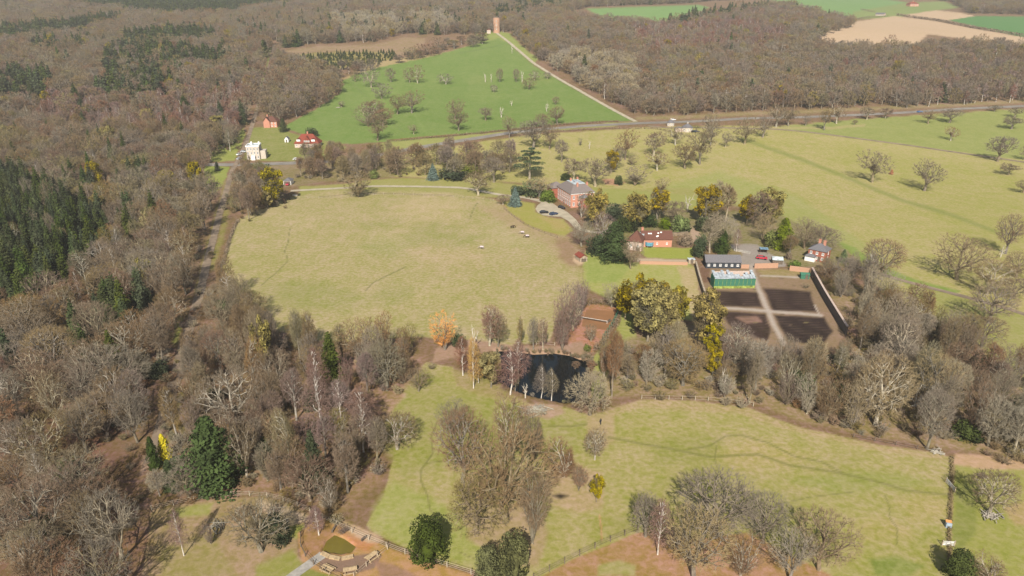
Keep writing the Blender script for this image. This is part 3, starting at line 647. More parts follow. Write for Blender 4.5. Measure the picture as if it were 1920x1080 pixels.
def place_tree(kind, p, wm, hm, label, group=None, twig=None, name=None, cat='tree', lod=None, bark=None):
    """kind letter, base point, crown width and height in metres"""
    if lod is None: lod = 0 if p.y < 300 else 1 if p.y < 620 else 2
    rz = random.uniform(0, 6.28); sd_ = random.randint(0, 3)
    def pair(name_, tr, cr, sx, sz, cmat=None, bmat=None, extra=None):
        e = empty(name_, p, rz, label, cat, group); a = link(tr, 'trunk', e, sc=(sx*1.0, sx*1.0, sz)); c = link(cr, 'crown', e, sc=(sx, sx, sz))
        if cmat: setmat(c, cmat)
        if bmat: setmat(a, bmat)
        return e
    if kind in 'otbc':
        kd = {'o': 'oak', 't': 'tall', 'b': 'birch', 'c': 'coppice'}[kind]
        wid = {'o': 14, 't': 9.6, 'b': 7.5, 'c': 13}[kind]
        tr, cr = bare_proto(kd, lod, sd_ % 3 if lod == 0 else sd_ % 2)
        tw = twig or {'o': random.choice(['twig_brown', 'twig_grey', 'twig_grey']), 't': random.choice(['twig_grey', 'twig_brown', 'twig_olive']), 'b': 'twig_purple', 'c': random.choice(['twig_grey', 'twig_olive', 'twig_brown'])}[kind]
        return pair(name or {'o': 'bare_tree', 't': 'bare_tree', 'b': 'birch_tree', 'c': 'bare_shrub' if hm < 8 else 'coppiced_tree'}[kind], tr, cr, wm/wid, hm/16, tw, bark or {'b': 'bark_birch'}.get(kind, random.choice(['bark', 'bark', 'bark_pale'])))
    if kind == 'm':
        tr, cr = bare_proto('tall', lod, sd_ % 2); e = pair(name or 'clumped_tree', tr, cr, wm/10.5, hm/16, twig or 'twig_olive')
        link(clump_mesh(sd_), 'leaf_clumps', e, sc=(wm/9.6, wm/9.6, hm/15.4)); return e
    if kind == 's': tr, cr = conifer_proto(sd_, lod=1 if p.y > 620 else 0); return pair(name or 'conifer', tr, cr, wm/6.8, hm/16)
    if kind == 'S': tr, cr = conifer_proto(sd_, H=9, Rr=3.6, leaf=.3, material='leaf_blue'); return pair('blue_conifer', tr, cr, wm/7.2, hm/9)
    if kind == 'g': tr, cr = conifer_proto(sd_, H=9, Rr=1.5, leaf=.2, material='leaf_gold', shape='cypress'); return pair('golden_conifer', tr, cr, wm/3, hm/9)
    if kind == 'y': tr, cr = conifer_proto(sd_, n=5200, H=12, Rr=5, leaf=.3, material=twig or 'leaf_yew', shape='yew'); return pair(name or 'evergreen_tree', tr, cr, wm/10, hm/12)
    if kind == 'Y': tr, cr = conifer_proto(sd_, n=3800, H=14, Rr=3.6, leaf=.3, material=twig or 'leaf_yew', shape='cypress'); return pair('evergreen_tree', tr, cr, wm/7.2, hm/14)
    if kind == 'e':
        tr, cr = conifer_proto(sd_, n=1500, H=4, Rr=3, leaf=.26, material=twig or 'leaf_shrub', shape='yew'); o = link(cr, name or 'shrub', None, p, rz, (wm/6, wm/6, hm/4)); return tag(o, label, 'shrub' if cat == 'tree' else cat, group)
    if kind == 'd': return tag(link(dead_proto(sd_), 'dead_tree', None, p, rz, (max(.5, wm/8.4), max(.5, wm/8.4), hm/10)), label, cat, group)
    if kind == 'w': tr, cr = bare_proto('coppice', 1, sd_ % 2); return pair('orange_tree', tr, cr, wm/10.5, hm/16, 'twig_orange')
    if kind == 'r': return tag(link(conifer_proto(1, n=500, H=4, Rr=1.6, leaf=.25, material='twig_rust', shape='cypress')[1], 'small_tree', None, p, rz, (wm/3.2, wm/3.2, hm/4)), label, cat, group)
TREES = '''
o 785 734 40 45|small dark round bare tree at the top corner of the south meadow
o 745 842 78 66|dark spreading tree leaning over the west edge of the south meadow
o 868 904 96 128|old thick-trunked tree with dense brown crown in the middle of the south meadow
c 850 815 66 62|twin fan-shaped grey shrub behind the old thick-trunked tree
c 955 856 78 104|tall pale rounded bush behind the big pale tree of the meadow clump
c 1000 862 64 88|round grey tree at the east side of the meadow clump|twig_grey
o 948 978 168 150|widest many-limbed tree in the meadow clump|twig_grey
o 893 1004 112 110|crooked pale tree in front of the widest tree of the meadow clump|twig_olive
c 998 1020 92 130|dense brown thicket on the east side of the meadow clump|twig_brown
y 803 1050 72 70|solitary round dark green holly by the curved rail fence|leaf_yew
y 962 1084 64 74|mid green ivy-covered tree at the bottom of the meadow clump|leaf_olive
y 915 1092 56 58|small grey-green ivy-covered tree beside the curved rail fence|leaf_olive
o 1115 862 46 56|compact egg-shaped grey tree east of the meadow clump|twig_grey
m 1118 942 26 46|small tree with yellow clumps above the bare scar in the meadow
c 1055 894 90 58|low brown thicket in the meadow near the round bald patch|twig_brown
c 1085 920 50 46|low scrub beside the small tree with yellow clumps|twig_brown
o 1210 1006 66 76|olive grey round tree at the end of the diagonal fence|twig_grey
b 1233 1040 42 96|slim white-stemmed birch beside the olive grey round tree
o 1340 1006 150 98|largest broad dome-shaped oak in the bottom thicket|twig_grey
o 1300 1084 118 112|pale spreading oak in front of the dome-shaped oak|twig_pale
o 1430 1018 76 84|upright fan-shaped tree right of the dome-shaped oak|twig_grey
o 1535 1068 112 92|wide shadowed oak at the right end of the bottom thicket|twig_grey
o 1480 1088 80 80|pale oak between the fan-shaped tree and the shadowed oak|twig_pale
c 1390 1082 70 66|russet brown thicket under the dome-shaped oak|twig_brown
c 1260 1030 50 40|low dark scrub at the foot of the birch|twig_brown
o 1855 962 84 74|leaning thorn tree with exposed root plate east of the ditch|twig_brown
y 1792 1084 54 46|dark evergreen bush at the bottom end of the ditch
c 1850 1095 70 46|bare brown scrub beside the dark bush at the bottom end of the ditch
g 312 862 22 46|bright yellow narrow conifer in the bottom left wood
Y 292 878 22 56|dark narrow evergreen touching the yellow conifer
Y 324 918 30 52|dark green evergreen in front of the yellow conifer
Y 407 912 92 118|tallest dense green conifer of the bottom left wood
o 365 902 60 84|pale bare tree between the yellow conifer and the tallest conifer|twig_pale
t 300 930 36 46|thin pale tree in front of the narrow evergreens|twig_pale
o 490 1034 118 84|wide half-green tree inside the bottom left enclosure
y 518 1016 60 46|green ivy side of the wide tree in the enclosure
b 345 1042 34 80|leaning thin white birch in the bottom left enclosure
b 598 1003 42 50|small white-stemmed birch at the mud pool fence
c 395 1020 28 34|small dead shrub in the middle of the enclosure|twig_brown
o 175 1036 78 104|pale-trunked forest tree with a wide grey crown near the bottom left|twig_grey
o 258 830 60 92|bare tree with yellow mossy trunk west of the woodland ride
o 440 800 110 100|large grey spreading oak at the heart of the west wood|twig_grey
o 70 680 96 86|broad grey-green oak low on the left beside the dark firs|twig_grey
o 245 690 80 84|open-crowned oak with dark shade in the left wood
o 130 600 74 70|rounded brown oak between two groups of firs
w 833 656 50 62|bright orange willow at the corner of the big paddock
e 862 650 28 20|dark green bush beside the orange willow|leaf_yew
d 889 657 26 48|broken bleached trunk between the willow and the pond
t 918 648 52 74|brown rounded tree pair behind the bleached trunk|twig_purple
t 934 650 34 56|thin dark tree on the pond bank nearest the bleached trunk
t 975 652 15 58|single narrow pole-like tree on the north pond bank
t 1000 656 26 62|left slender tree of the feathery pair on the north pond bank
t 1018 656 26 60|right slender tree of the feathery pair on the north pond bank
c 1055 656 56 104|tall dense brown tree at the north-east corner of the pond|twig_purple
c 1075 620 52 84|second dense brown tree along the west side of the clay court|twig_purple
c 1090 590 50 66|topmost dense brown tree along the west side of the clay court|twig_purple
b 868 704 38 72|leftmost purple birch of the pond group leaning left
b 888 728 34 92|double-stemmed white birch with golden top west of the pond|twig_gold
b 897 718 22 70|thin birch squeezed between the golden top and the pond
m 921 726 44 60|yellow-green clumped tree at the west tip of the pond
b 957 740 50 82|purple birch with bright straight stem against the pond
b 972 716 40 78|reddish birch overhanging the west side of the pond
d 985 746 24 38|pollarded pale stump tree on the south pond bank
t 966 734 20 46|crooked small tree beside the pollarded stump
b 1015 746 27 58|left of two slim trees reflected in the pond|twig_dark
b 1034 750 30 56|right of two slim trees reflected in the pond|twig_grey
o 1106 778 84 76|pale yellowish spreading tree at the south-east corner of the pond|twig_pale
e 1101 658 16 12|round dark bush on the bank below the clay court
c 1108 640 26 32|thin yellowish tree at the corner of the clay court
t 1147 744 38 132|tall feathery tree right of the grass strip by the pond|twig_brown
m 1193 612 60 90|leftmost large olive-gold tree near the clay court
m 1214 640 66 100|front large olive-gold tree near the clay court
m 1243 646 50 96|third olive-gold tree with grey limbs
m 1226 596 46 66|golden tree tucked behind the front olive-gold tree
m 1172 600 40 60|dark golden tree nearest the grass strip
d 1712 772 50 50|bleached forked dead limbs rising from the garden wood
d 1835 800 50 44|bleached spreading dead limbs at the right of the garden wood
d 1638 700 24 40|thin bleached dead tree in the middle of the garden wood
o 1738 842 66 104|tall pale-trunked oak at the edge of the garden wood by the ditch|twig_grey
t 1405 756 40 96|tall straight pale trunk at the end of the weathered rail fence|twig_brown
d 1352 740 20 50|white slender dead trunk below the walled garden
m 1266 606 46 62|compact golden tree behind the third olive-gold tree
m 1320 652 62 98|olive-gold tree with long pale trunk by the walled garden
m 1336 668 34 56|small golden tree beside the long pale trunk
m 1335 704 28 50|short golden tree in the shadow below the long pale trunk
c 1148 576 44 42|grey pale scrub north of the clay court|twig_pale
m 1160 580 28 40|small olive tree at the north-east corner of the clay court
Y 1150 488 52 70|large solid green conifer beside the coach house|leaf_yew
o 1090 462 48 46|flat-topped spreading tree above the field shelter|twig_grey
e 1122 478 46 34|dark shrub mass left of the large solid green conifer|leaf_yew
o 1130 452 42 52|brown bare tree between the manor and the large green conifer|twig_purple
o 1182 504 40 50|thin bare tree in front of the coach house
m 1117 430 38 72|golden clumped tree against the south wall of the manor
c 1090 408 26 46|reddish climbing tree in front of the manor|twig_brown
m 1192 432 44 66|golden tree behind the coach house tower
m 1232 410 40 54|golden tree on the back lawn
o 1262 420 44 50|low grey tree between the golden trees of the back lawn|twig_grey
e 1150 412 40 26|dark green shrubbery east of the manor|leaf_yew
e 1175 432 46 24|dark shrubbery behind the coach house|leaf_yew
e 1215 424 40 20|dark shrub behind the long roof of the coach house|leaf_yew
e 1246 428 28 17|small bright yellow-green bush above the coach house roof
e 1276 434 38 26|large bright yellow-green bush above the coach house roof
e 1285 460 30 18|clipped ochre hedge at the end of the coach house lawn|leaf_hedge
d 1289 396 24 34|bleached dead oak on the back lawn
m 1322 418 44 66|golden tree right of the bleached dead oak
e 1318 432 34 22|dark shrub under the golden tree right of the dead oak|leaf_yew
t 1360 416 40 74|tall thin bare tree north of the black barn|twig_brown
t 1345 404 36 66|pale slender tree behind the tall thin tree north of the black barn|twig_pale
m 1400 420 34 50|left golden-topped tree on the park edge
m 1440 424 46 66|right golden-topped tree on the park edge
t 1422 430 50 70|dark bare tree between the two golden-topped trees
o 1430 452 38 48|white-limbed bare tree with pale trunk below the golden-topped trees|twig_pale
o 1358 452 48 48|lichen-grey round tree at the entrance of the yard|twig_pale
t 1330 474 42 72|pinkish bare tree left of the black barn
e 1310 480 30 34|dark green bush at the end of the coach house lawn|leaf_yew
Y 1352 474 28 44|ivy-green column tree behind the black barn
b 1380 472 18 44|small reddish birch at the barn corner
Y 1466 466 34 56|yellow-green leafy tree beside the yard|leaf_shrub
o 1508 466 48 56|bare brown oak north-west of the brick cottage
o 1540 472 56 52|bare round oak behind the brick cottage
t 1480 480 30 42|thin bare tree beside the small yard shed
e 1450 462 44 26|green and brown shrubs along the yard edge
Y 1580 492 14 24|small yellow-green conifer right of the brick cottage|leaf_shrub
e 1490 502 24 12|green bush on the garden wall of the walled garden
e 1478 486 14 12|orange-brown bush near the yard shed|leaf_hedge
o 1650 524 78 74|domed brown oak right of the brick cottage on the park edge
S 812 337 25 30|blue-grey conifer on the lawn nearest the middle of the tree belt
S 966 386 27 34|blue-grey conifer at the bend of the manor drive
o 897 366 52 48|wide brown tree astride the manor drive
c 672 369 74 48|low wide fan of bare branches over the manor drive|twig_grey
o 926 342 52 54|brown spreading tree west of the cedar
o 943 384 30 22|small dark tree at the bend of the drive
o 1012 372 52 42|pale flat-crowned tree above the drive near the manor|twig_pale
e 1000 366 50 26|dome of yellowish-green hedge beside the manor drive
e 1028 378 34 20|rounded green hedge against the manor wall
e 970 366 30 16|dark low hedge along the manor drive|leaf_yew
e 848 334 62 15|long dark clipped shrub bank by the blue-grey conifer|leaf_yew
e 880 328 46 18|light green shrub bank by the blue-grey conifer
e 888 316 20 14|dark green laurel in the tree belt|leaf_yew
o 1075 340 46 48|left rounded tree behind the manor
o 1116 350 60 58|right rounded tree behind the manor
y 1060 338 20 14|dark evergreen at the foot of the left rounded tree behind the manor
c 1190 348 56 36|low domed tree at the edge of the back lawn|twig_grey
e 1160 346 18 16|dark evergreen at the left foot of the low domed tree|leaf_yew
c 1240 362 34 26|brown scrub near the golden tree of the back lawn
c 690 236 50 34|low spreading tree in the left group of the green field
o 700 228 56 44|largest tree in the left group of the green field
o 718 236 44 36|right tree in the left group of the green field
o 745 214 34 32|leftmost tree of the middle group of the green field
o 772 212 40 38|rightmost tree of the middle group of the green field
o 708 264 38 44|tree at the foot of the left group beside the road
o 666 153 16 20|small tree at the top left corner of the green field
o 696 164 28 36|tree standing above the left group of the green field
o 733 154 18 27|lollipop tree in the upper left of the green field
o 768 155 17 24|left of the close pair in the upper green field
o 783 156 21 29|right of the close pair in the upper green field
o 836 158 24 17|low round tree alone in the upper green field
o 716 185 30 24|small tree just above the left group of the green field
o 776 252 17 17|little tree by the road hedge of the green field
c 640 201 18 11|low scrub patch on the left of the green field
o 853 224 34 34|upper tree of the stacked pair in the green field
o 860 245 38 34|lower tree of the stacked pair in the green field
o 911 226 28 27|round tree alone in the lower green field
d 940 220 22 26|largest white dead tree in the lower green field
d 959 198 10 11|small white dead stump in the lower green field
d 910 154 14 26|tall white dead tree in the upper green field
d 921 154 6 18|white dead pole beside the tall white dead tree
o 937 154 13 26|narrow tree right of the tall white dead tree
o 968 154 13 25|narrow tree left of the forked white dead tree
d 979 154 17 28|forked white dead tree in the upper green field
o 1002 151 18 16|small tree right of the forked white dead tree
o 992 167 24 18|low spreading tree below the forked white dead tree
o 926 173 14 14|stunted pollard in the centre of the green field
o 1026 148 16 13|small dark tree by the pale hill track
d 960 100 7 22|bare mast-like dead tree at the top of the green field
o 1042 196 13 15|small thorn at the right of the green field
d 1025 209 14 17|white dead tree at the right of the green field
o 1045 234 34 32|green-grey tree at the lower right corner of the green field
o 1018 240 30 30|tree hiding the road beside the green field
o 955 258 26 36|roadside tree on the south verge with a pale trunk
o 1000 278 62 60|large brown oak south of the main road
o 1030 280 36 46|tree with pale trunk at the right of the large brown oak
o 1053 304 30 48|pale slender oak north of the manor
c 1088 273 10 14|tiny bush in the meadow north of the manor
d 1105 279 9 17|white dead stump with a dark hollow in the meadow north of the manor
o 1172 300 38 52|tall tree with white trunk in the park north of the manor
o 1155 318 34 48|brown tree behind the yellow clumped park tree
m 1146 324 24 40|tree with yellow clumps in the park north of the manor
c 1184 310 24 18|brown scrub at the foot of the white-trunked park tree
o 1226 292 44 50|upper oak of the pair left of the round white lodge
o 1232 320 40 34|lower oak of the pair left of the round white lodge
o 1266 272 34 32|oak hiding the gate lodges
o 1284 316 54 50|low dark oak nearest below the round white lodge
o 1312 308 44 60|tall rounded oak right of the low dark oak
o 1328 262 34 46|tree right of the round white lodge
o 1332 272 30 40|second tree right of the round white lodge
o 1360 276 22 26|small twiggy tree in the park beside the drive
o 1396 270 48 46|round olive tree on the park drive
o 1430 258 32 40|tree with white dead branches on the park drive
d 1430 246 14 18|white dead branches in front of the trees on the park drive
o 1455 238 44 38|left tree of the wide pair above the park drive
o 1478 236 36 34|right tree of the wide pair above the park drive
o 1510 236 18 20|small dark tree beside the wide pair above the park drive
o 1545 244 26 42|russet tree above the park drive|twig_brown
o 1568 232 30 34|grey tree behind the russet tree
o 1602 234 12 10|tiny round tree on the striped park grass
o 1625 224 30 26|yellowish tree at the main road
o 1660 222 30 22|dark low tree at the main road right of the yellowish one
o 1740 232 28 24|left tree of the dark pair by the blue car
o 1780 230 44 30|right tree of the dark pair by the blue car
o 1864 209 24 14|low tree against the main road far right
o 1902 220 28 22|tree at the far right of the main road
o 1896 242 40 26|broad tree under the far right roadside tree
o 1782 264 24 24|single small tree on the striped park grass
o 1870 303 50 54|large fine-branched tree on the park drive with a long shadow
o 1890 328 40 24|low spreading tree below the large tree on the park drive
o 1920 300 24 26|tree at the end of the park drive
o 1635 342 54 54|left of the two lone oaks in the open park
o 1733 358 56 52|right of the two lone oaks in the open park
m 514 385 42 66|bright golden clumped tree at the corner of the big paddock by the garage
Y 532 247 15 24|dark evergreen right of the pink lodge
e 584 256 28 14|dark clipped evergreen behind the red tiled roof|leaf_yew
Y 408 321 9 18|little dark evergreen on the green by the crossroads
e 482 330 60 20|dark laurel thicket south of the cream villa|leaf_yew
e 700 334 22 14|green holly in the tree belt above the low fan of branches
r 1671 327 7 9|tiny rusty young tree between the two lone oaks
o 1918 362 30 24|tree cut by the edge of the park on the far right
o 1885 476 52 72|tall oak with an open crown and long shadow at the right of the park
d 1876 482 16 24|white dead trunk at the foot of the tall open oak
o 1793 524 92 78|wide oak of the park with low sweeping branches
o 1850 552 80 60|oak right of the wide low-sweeping oak
o 1905 520 60 46|thin tree at the right beyond the wide low-sweeping oak
o 1855 606 90 70|dark oak by the east track
o 1900 560 50 40|scrubby tree over the east track
o 1840 650 70 60|spreading oak below the east track
'''
for ln in TREES.strip().split('\n'):
    a = ln.split('|'); k, x, y, wp_, hp = a[0].split(); p = at(float(x), float(y)); sx, sz = scale_at(p)
    place_tree(k, p, float(wp_)/sx*(1.12 if k == 'o' and p.y > 300 else 1), float(hp)/sz, a[1], twig=a[2] if len(a) > 2 and k in 'otbcmeyY' else 'twig_dark' if k in 'oc' and p.y > 300 and random.random() < .75 else None, cat='shrub' if k in 'ce' and float(hp)/sz < 8 else 'tree')
# cedar of the manor: stacked flat plates of foliage on pale limbs
p = at(993, 336); sx, sz = scale_at(p); e = empty('cedar_tree', p, .4, 'big dark layered cedar with pale limbs behind the manor hedge', 'tree')
rg = np.random.default_rng(3); Hc = 56/sz; Rc = 33/sx; tb = MB(); LP = []; LN = []
tb.tubes([(0, 0, -.4), (0, 0, Hc*.4)], [(0, 0, Hc*.4), (.4, 0, Hc*.88)], [.75, .5], [.5, .12], 8)
for i in range(17):
    z = Hc*(.32+.62*i/16); a = i*2.4; r_ = Rc*(1-.55*(i/16)**1.5)*rg.uniform(.75, 1); c = np.array([math.cos(a)*r_*.62, math.sin(a)*r_*.62, z+.8])
    tb.tubes([(0, 0, z-1.2)], [c], [.2], [.08], 4)
    n_ = 330; q = np.sqrt(rg.uniform(0, 1, n_))*r_*.5; aa = rg.uniform(0, 6.283, n_)
    LP.append(c+np.stack([q*np.cos(aa), q*np.sin(aa), rg.normal(size=n_)*.22-.12*q], 1)); LN.append(np.tile([0, 0, 1.], (n_, 1)))
V_, F_ = leaf_cloud(np.concatenate(LP), np.concatenate(LN), .36, rg, .8)
tb.build('trunk', M['bark_pale'], e); link(fast_mesh('cedar_foliage', V_, F_, [M['leaf_cedar']]), 'crown', e)

# ------------------------------------------------------------------ WOODS
WOODS = [('firs', [(-700,330),(50,345),(70,375),(140,388),(200,430),(214,480),(185,540),(100,575),(-50,600),(-700,700)], ),
  # base polygon, group, label, (type mix), spacing
 ('west', [(-700,-40),(478,-24),(500,60),(503,84),(494,130),(474,205),(455,262),(440,282),(390,302),(384,312),(378,380),(400,392),(388,460),(366,530),(350,590),(330,646),(304,720),(290,800),(262,880),(280,960),(262,1010),(240,1090),(220,1250),(-700,1250)]),
 ('inner', [(402,498),(425,525),(450,580),(500,628),(560,652),(640,662),(700,662),(760,650),(800,662),(810,690),(760,745),(700,790),(700,830),(730,850),(716,920),(688,975),(600,965),(545,938),(480,926),(330,935),(318,890),(312,800),(330,735),(350,660),(368,600),(386,540)]),
 ('lane', [(432,330),(452,322),(500,345),(540,372),(545,385),(500,400),(450,425),(440,412),(428,400),(434,360)]),
 ('slope', [(516,96),(560,130),(612,142),(636,158),(636,172),(604,202),(566,222),(535,232),(500,222),(478,228),(490,180),(500,140)]),
 ('north', [(478,-24),(900,-28),(945,-20),(952,10),(960,60),(925,62),(880,66),(810,66),(760,64),(700,80),(600,82),(530,92),(512,84),(500,50)]),
 ('northfringe', [(560,128),(620,132),(740,120),(760,110),(800,98),(860,78),(905,72),(912,80),(880,92),(800,106),(700,132),(650,146),(628,150)]),
 ('belt', [(560,302),(640,298),(700,300),(735,306),(740,330),(700,336),(640,340),(585,344),(560,330)]),
 ('beltthin', [(735,306),(800,300),(900,296),(955,300),(970,330),(900,336),(740,332)]),
 ('east', [(962,62),(1000,60),(1050,34),(1150,48),(1240,54),(1300,34),(1440,16),(1480,16),(1540,36),(1580,44),(1600,50),(1530,76),(1540,96),(1700,100),(1740,94),(1860,92),(1920,98),(2300,190),(2300,186),(1920,192),(1700,203),(1640,196),(1600,205),(1480,208),(1400,212),(1300,216),(1200,220),(1150,196),(1080,156),(1010,112),(985,92)]),
 ('east', [(950,-28),(1110,-24),(1104,12),(1050,36),(1000,60),(962,60),(956,10)]),
 ('far', [(1300,6),(1440,-4),(1480,-30),(900,-40),(880,-28),(950,-14),(1100,14)]),
 ('farright', [(1790,6),(1820,26),(2400,38),(2400,-30),(1740,-30),(1760,0)]),
 ('southeast', [(1150,760),(1128,700),(1150,672),(1200,668),(1300,672),(1345,680),(1390,672),(1480,682),(1570,676),(1610,650),(1600,620),(1556,545),(1545,505),(1600,520),(1640,545),(1700,575),(1760,620),(1820,650),(1870,700),(1920,730),(2100,800),(2100,900),(1920,868),(1800,850),(1760,838),(1640,818),(1500,790),(1410,752),(1290,742),(1200,738)]),
]
GR = {'firs': ('fir block', 'in the dense dark fir block at the left edge'), 'west': ('west wood', 'in the wide west wood beyond the lane'), 'inner': ('inner wood', 'in the wood between the lane and the south meadow'), 'lane': ('lane copse', 'in the copse between the lane and the big paddock'),
      'slope': ('slope wood', 'in the wood sloping up left of the green field'), 'north': ('north wood', 'in the far wood north of the green field'), 'northfringe': ('field fringe', 'along the north-west fringe of the green field'),
      'belt': ('tree belt', 'in the dense left half of the belt between road and drive'), 'beltthin': ('thin tree belt', 'in the thin right half of the belt between road and drive'), 'east': ('east wood', 'in the big wood north of the main road'),
      'far': ('skyline wood', 'in the wood on the skyline'), 'farright': ('far right wood', 'in the dark wood beyond the ploughed field'), 'southeast': ('garden wood', 'in the wood around and below the walled garden')}
CON = [([(-700,330),(50,345),(70,375),(140,388),(200,430),(214,480),(185,540),(100,575),(-50,600),(-700,700)], .93), ([(100,360),(190,335),(250,330),(300,340),(270,372),(180,390)], .35),
       ([(560,-30),(140,-30),(150,14),(300,38),(420,34),(560,8)], .92), ([(-200,-30),(140,-30),(120,12),(-200,22)], .9), ([(0,148),(95,150),(110,190),(60,205),(-60,195),(-60,150)], .75),
       ([(190,120),(240,90),(300,100),(420,112),(430,135),(330,130),(310,170),(300,190),(250,198),(190,196),(200,160)], .62), ([(230,76),(350,66),(420,74),(410,84),(300,92),(230,92)], .8), ([(-60,66),(120,54),(200,40),(240,46),(160,66),(60,82),(-60,88)], .75), ([(60,90),(170,86),(160,104),(60,110)], .5), ([(460,66),(500,66),(505,84),(470,84)], .5),
       ([(170,590),(300,560),(310,650),(240,660),(150,640)], .6), ([(-60,590),(120,560),(130,620),(40,640),(-60,640)], .45), ([(100,640),(190,660),(160,720),(100,700)], .45), ([(960,-30),(1060,-30),(1060,20),(1010,30),(962,20)], .5),
       ([(190,420),(320,420),(320,470),(210,470)], .4), ([(1235,40),(1280,36),(1400,10),(1420,16),(1440,4),(1452,10),(1420,28),(1350,40),(1240,58)], .6), ([(1480,10),(1545,12),(1545,24),(1490,22)], .6), ([(930,22),(990,28),(990,40),(930,40)], .6), ([(750,68),(800,62),(805,84),(770,88)], .8)]
PUR = [([(100,190),(330,175),(470,170),(450,260),(200,260),(60,240)], 'twig_purple', .75), ([(1180,60),(1400,50),(1480,70),(1440,100),(1200,110)], 'twig_purple', .8), ([(1560,130),(1900,110),(1900,200),(1560,200)], 'twig_purple', .35),
       ([(620,40),(740,36),(760,66),(640,84)], 'twig_pale', .95), ([(765,40),(840,36),(850,60),(790,70)], 'twig_pale', .95), ([(1020,118),(1100,108),(1200,130),(1190,190),(1150,190),(1060,150)], 'twig_pale', .85),
       ([(550,760),(700,720),(730,800),(700,860),(600,870),(520,840)], 'twig_purple', .7), ([(1250,560),(1700,560),(2000,900),(1150,790)], 'twig_pale', .3), ([(0,640),(60,700),(120,900),(0,1080),(-300,1080),(-300,700)], 'twig_purple', .3), ([(1260,20),(1520,20),(1520,60),(1260,60)], 'twig_purple', .4)]
def inp(P, x, y):
    if len(P) < 3: return False
    return bool(inpoly(np.array([x]), np.array([y]), P)[0])
GUARD = [(298,822,324,868),(370,800,440,905),(1044,335,1115,392),(490,215,522,240),(550,250,600,278),(462,272,500,302),(497,318,530,385),(528,335,548,352),(385,440,412,490),(335,590,362,630),(400,300,440,325),(1320,500,1575,606),(1175,430,1260,470),(1508,458,1560,495),(820,600,845,656)]
TXY = np.array([[o.location.x, o.location.y] for o in bpy.data.objects if o.type == 'EMPTY' and o.get('category') == 'tree'])
rw = random.Random(11); items = []
for gk, P in WOODS:
    W = [at(*q) for q in P]; x0, x1 = min(q.x for q in W), max(q.x for q in W); y0, y1 = min(q.y for q in W), min(3300, max(q.y for q in W))
    y = y0
    while y < y1:
        sp = 7.8 if (gk == 'west' and y < 330) else {'firs': 5.4, 'inner': 6.4, 'southeast': 6.7, 'lane': 8, 'belt': 9, 'beltthin': 13, 'northfringe': 15}.get(gk, 9.4)
        if y > 1200: sp = 13
        nx = np.arange(max(x0, -.95*y), min(x1, .95*y)+sp, sp)
        X = nx+np.array([rw.uniform(-.46, .46)*sp for _ in nx]); Y = y+np.array([rw.uniform(-.46, .46)*sp for _ in nx])
        Z = terr(X, Y); qx, qy = proj(X, Y, Z); ok = inpoly(qx, qy, P)
        for i in np.nonzero(ok)[0]: items.append((gk, float(X[i]), float(Y[i]), float(Z[i]), float(qx[i]), float(qy[i]), sp))
        y += sp
kept = []
QX = np.array([i[4] for i in items]); QY = np.array([i[5] for i in items])
DL = distpoly(QX, QY, [(513,84),(500,140),(464,262),(436,318),(400,448),(376,545),(344,650),(306,790),(284,868)], False)
CM = [(inpoly(QX, QY, P) if len(P) > 2 else np.zeros(len(QX), bool), pr) for P, pr in CON]; PM = [(inpoly(QX, QY, P), t_, pr) for P, t_, pr in PUR]
FIR = inpoly(QX, QY, CON[0][0])
lanepx = [(513,84),(500,140),(464,262),(436,318),(400,448),(376,545),(344,650),(306,790),(284,868)]
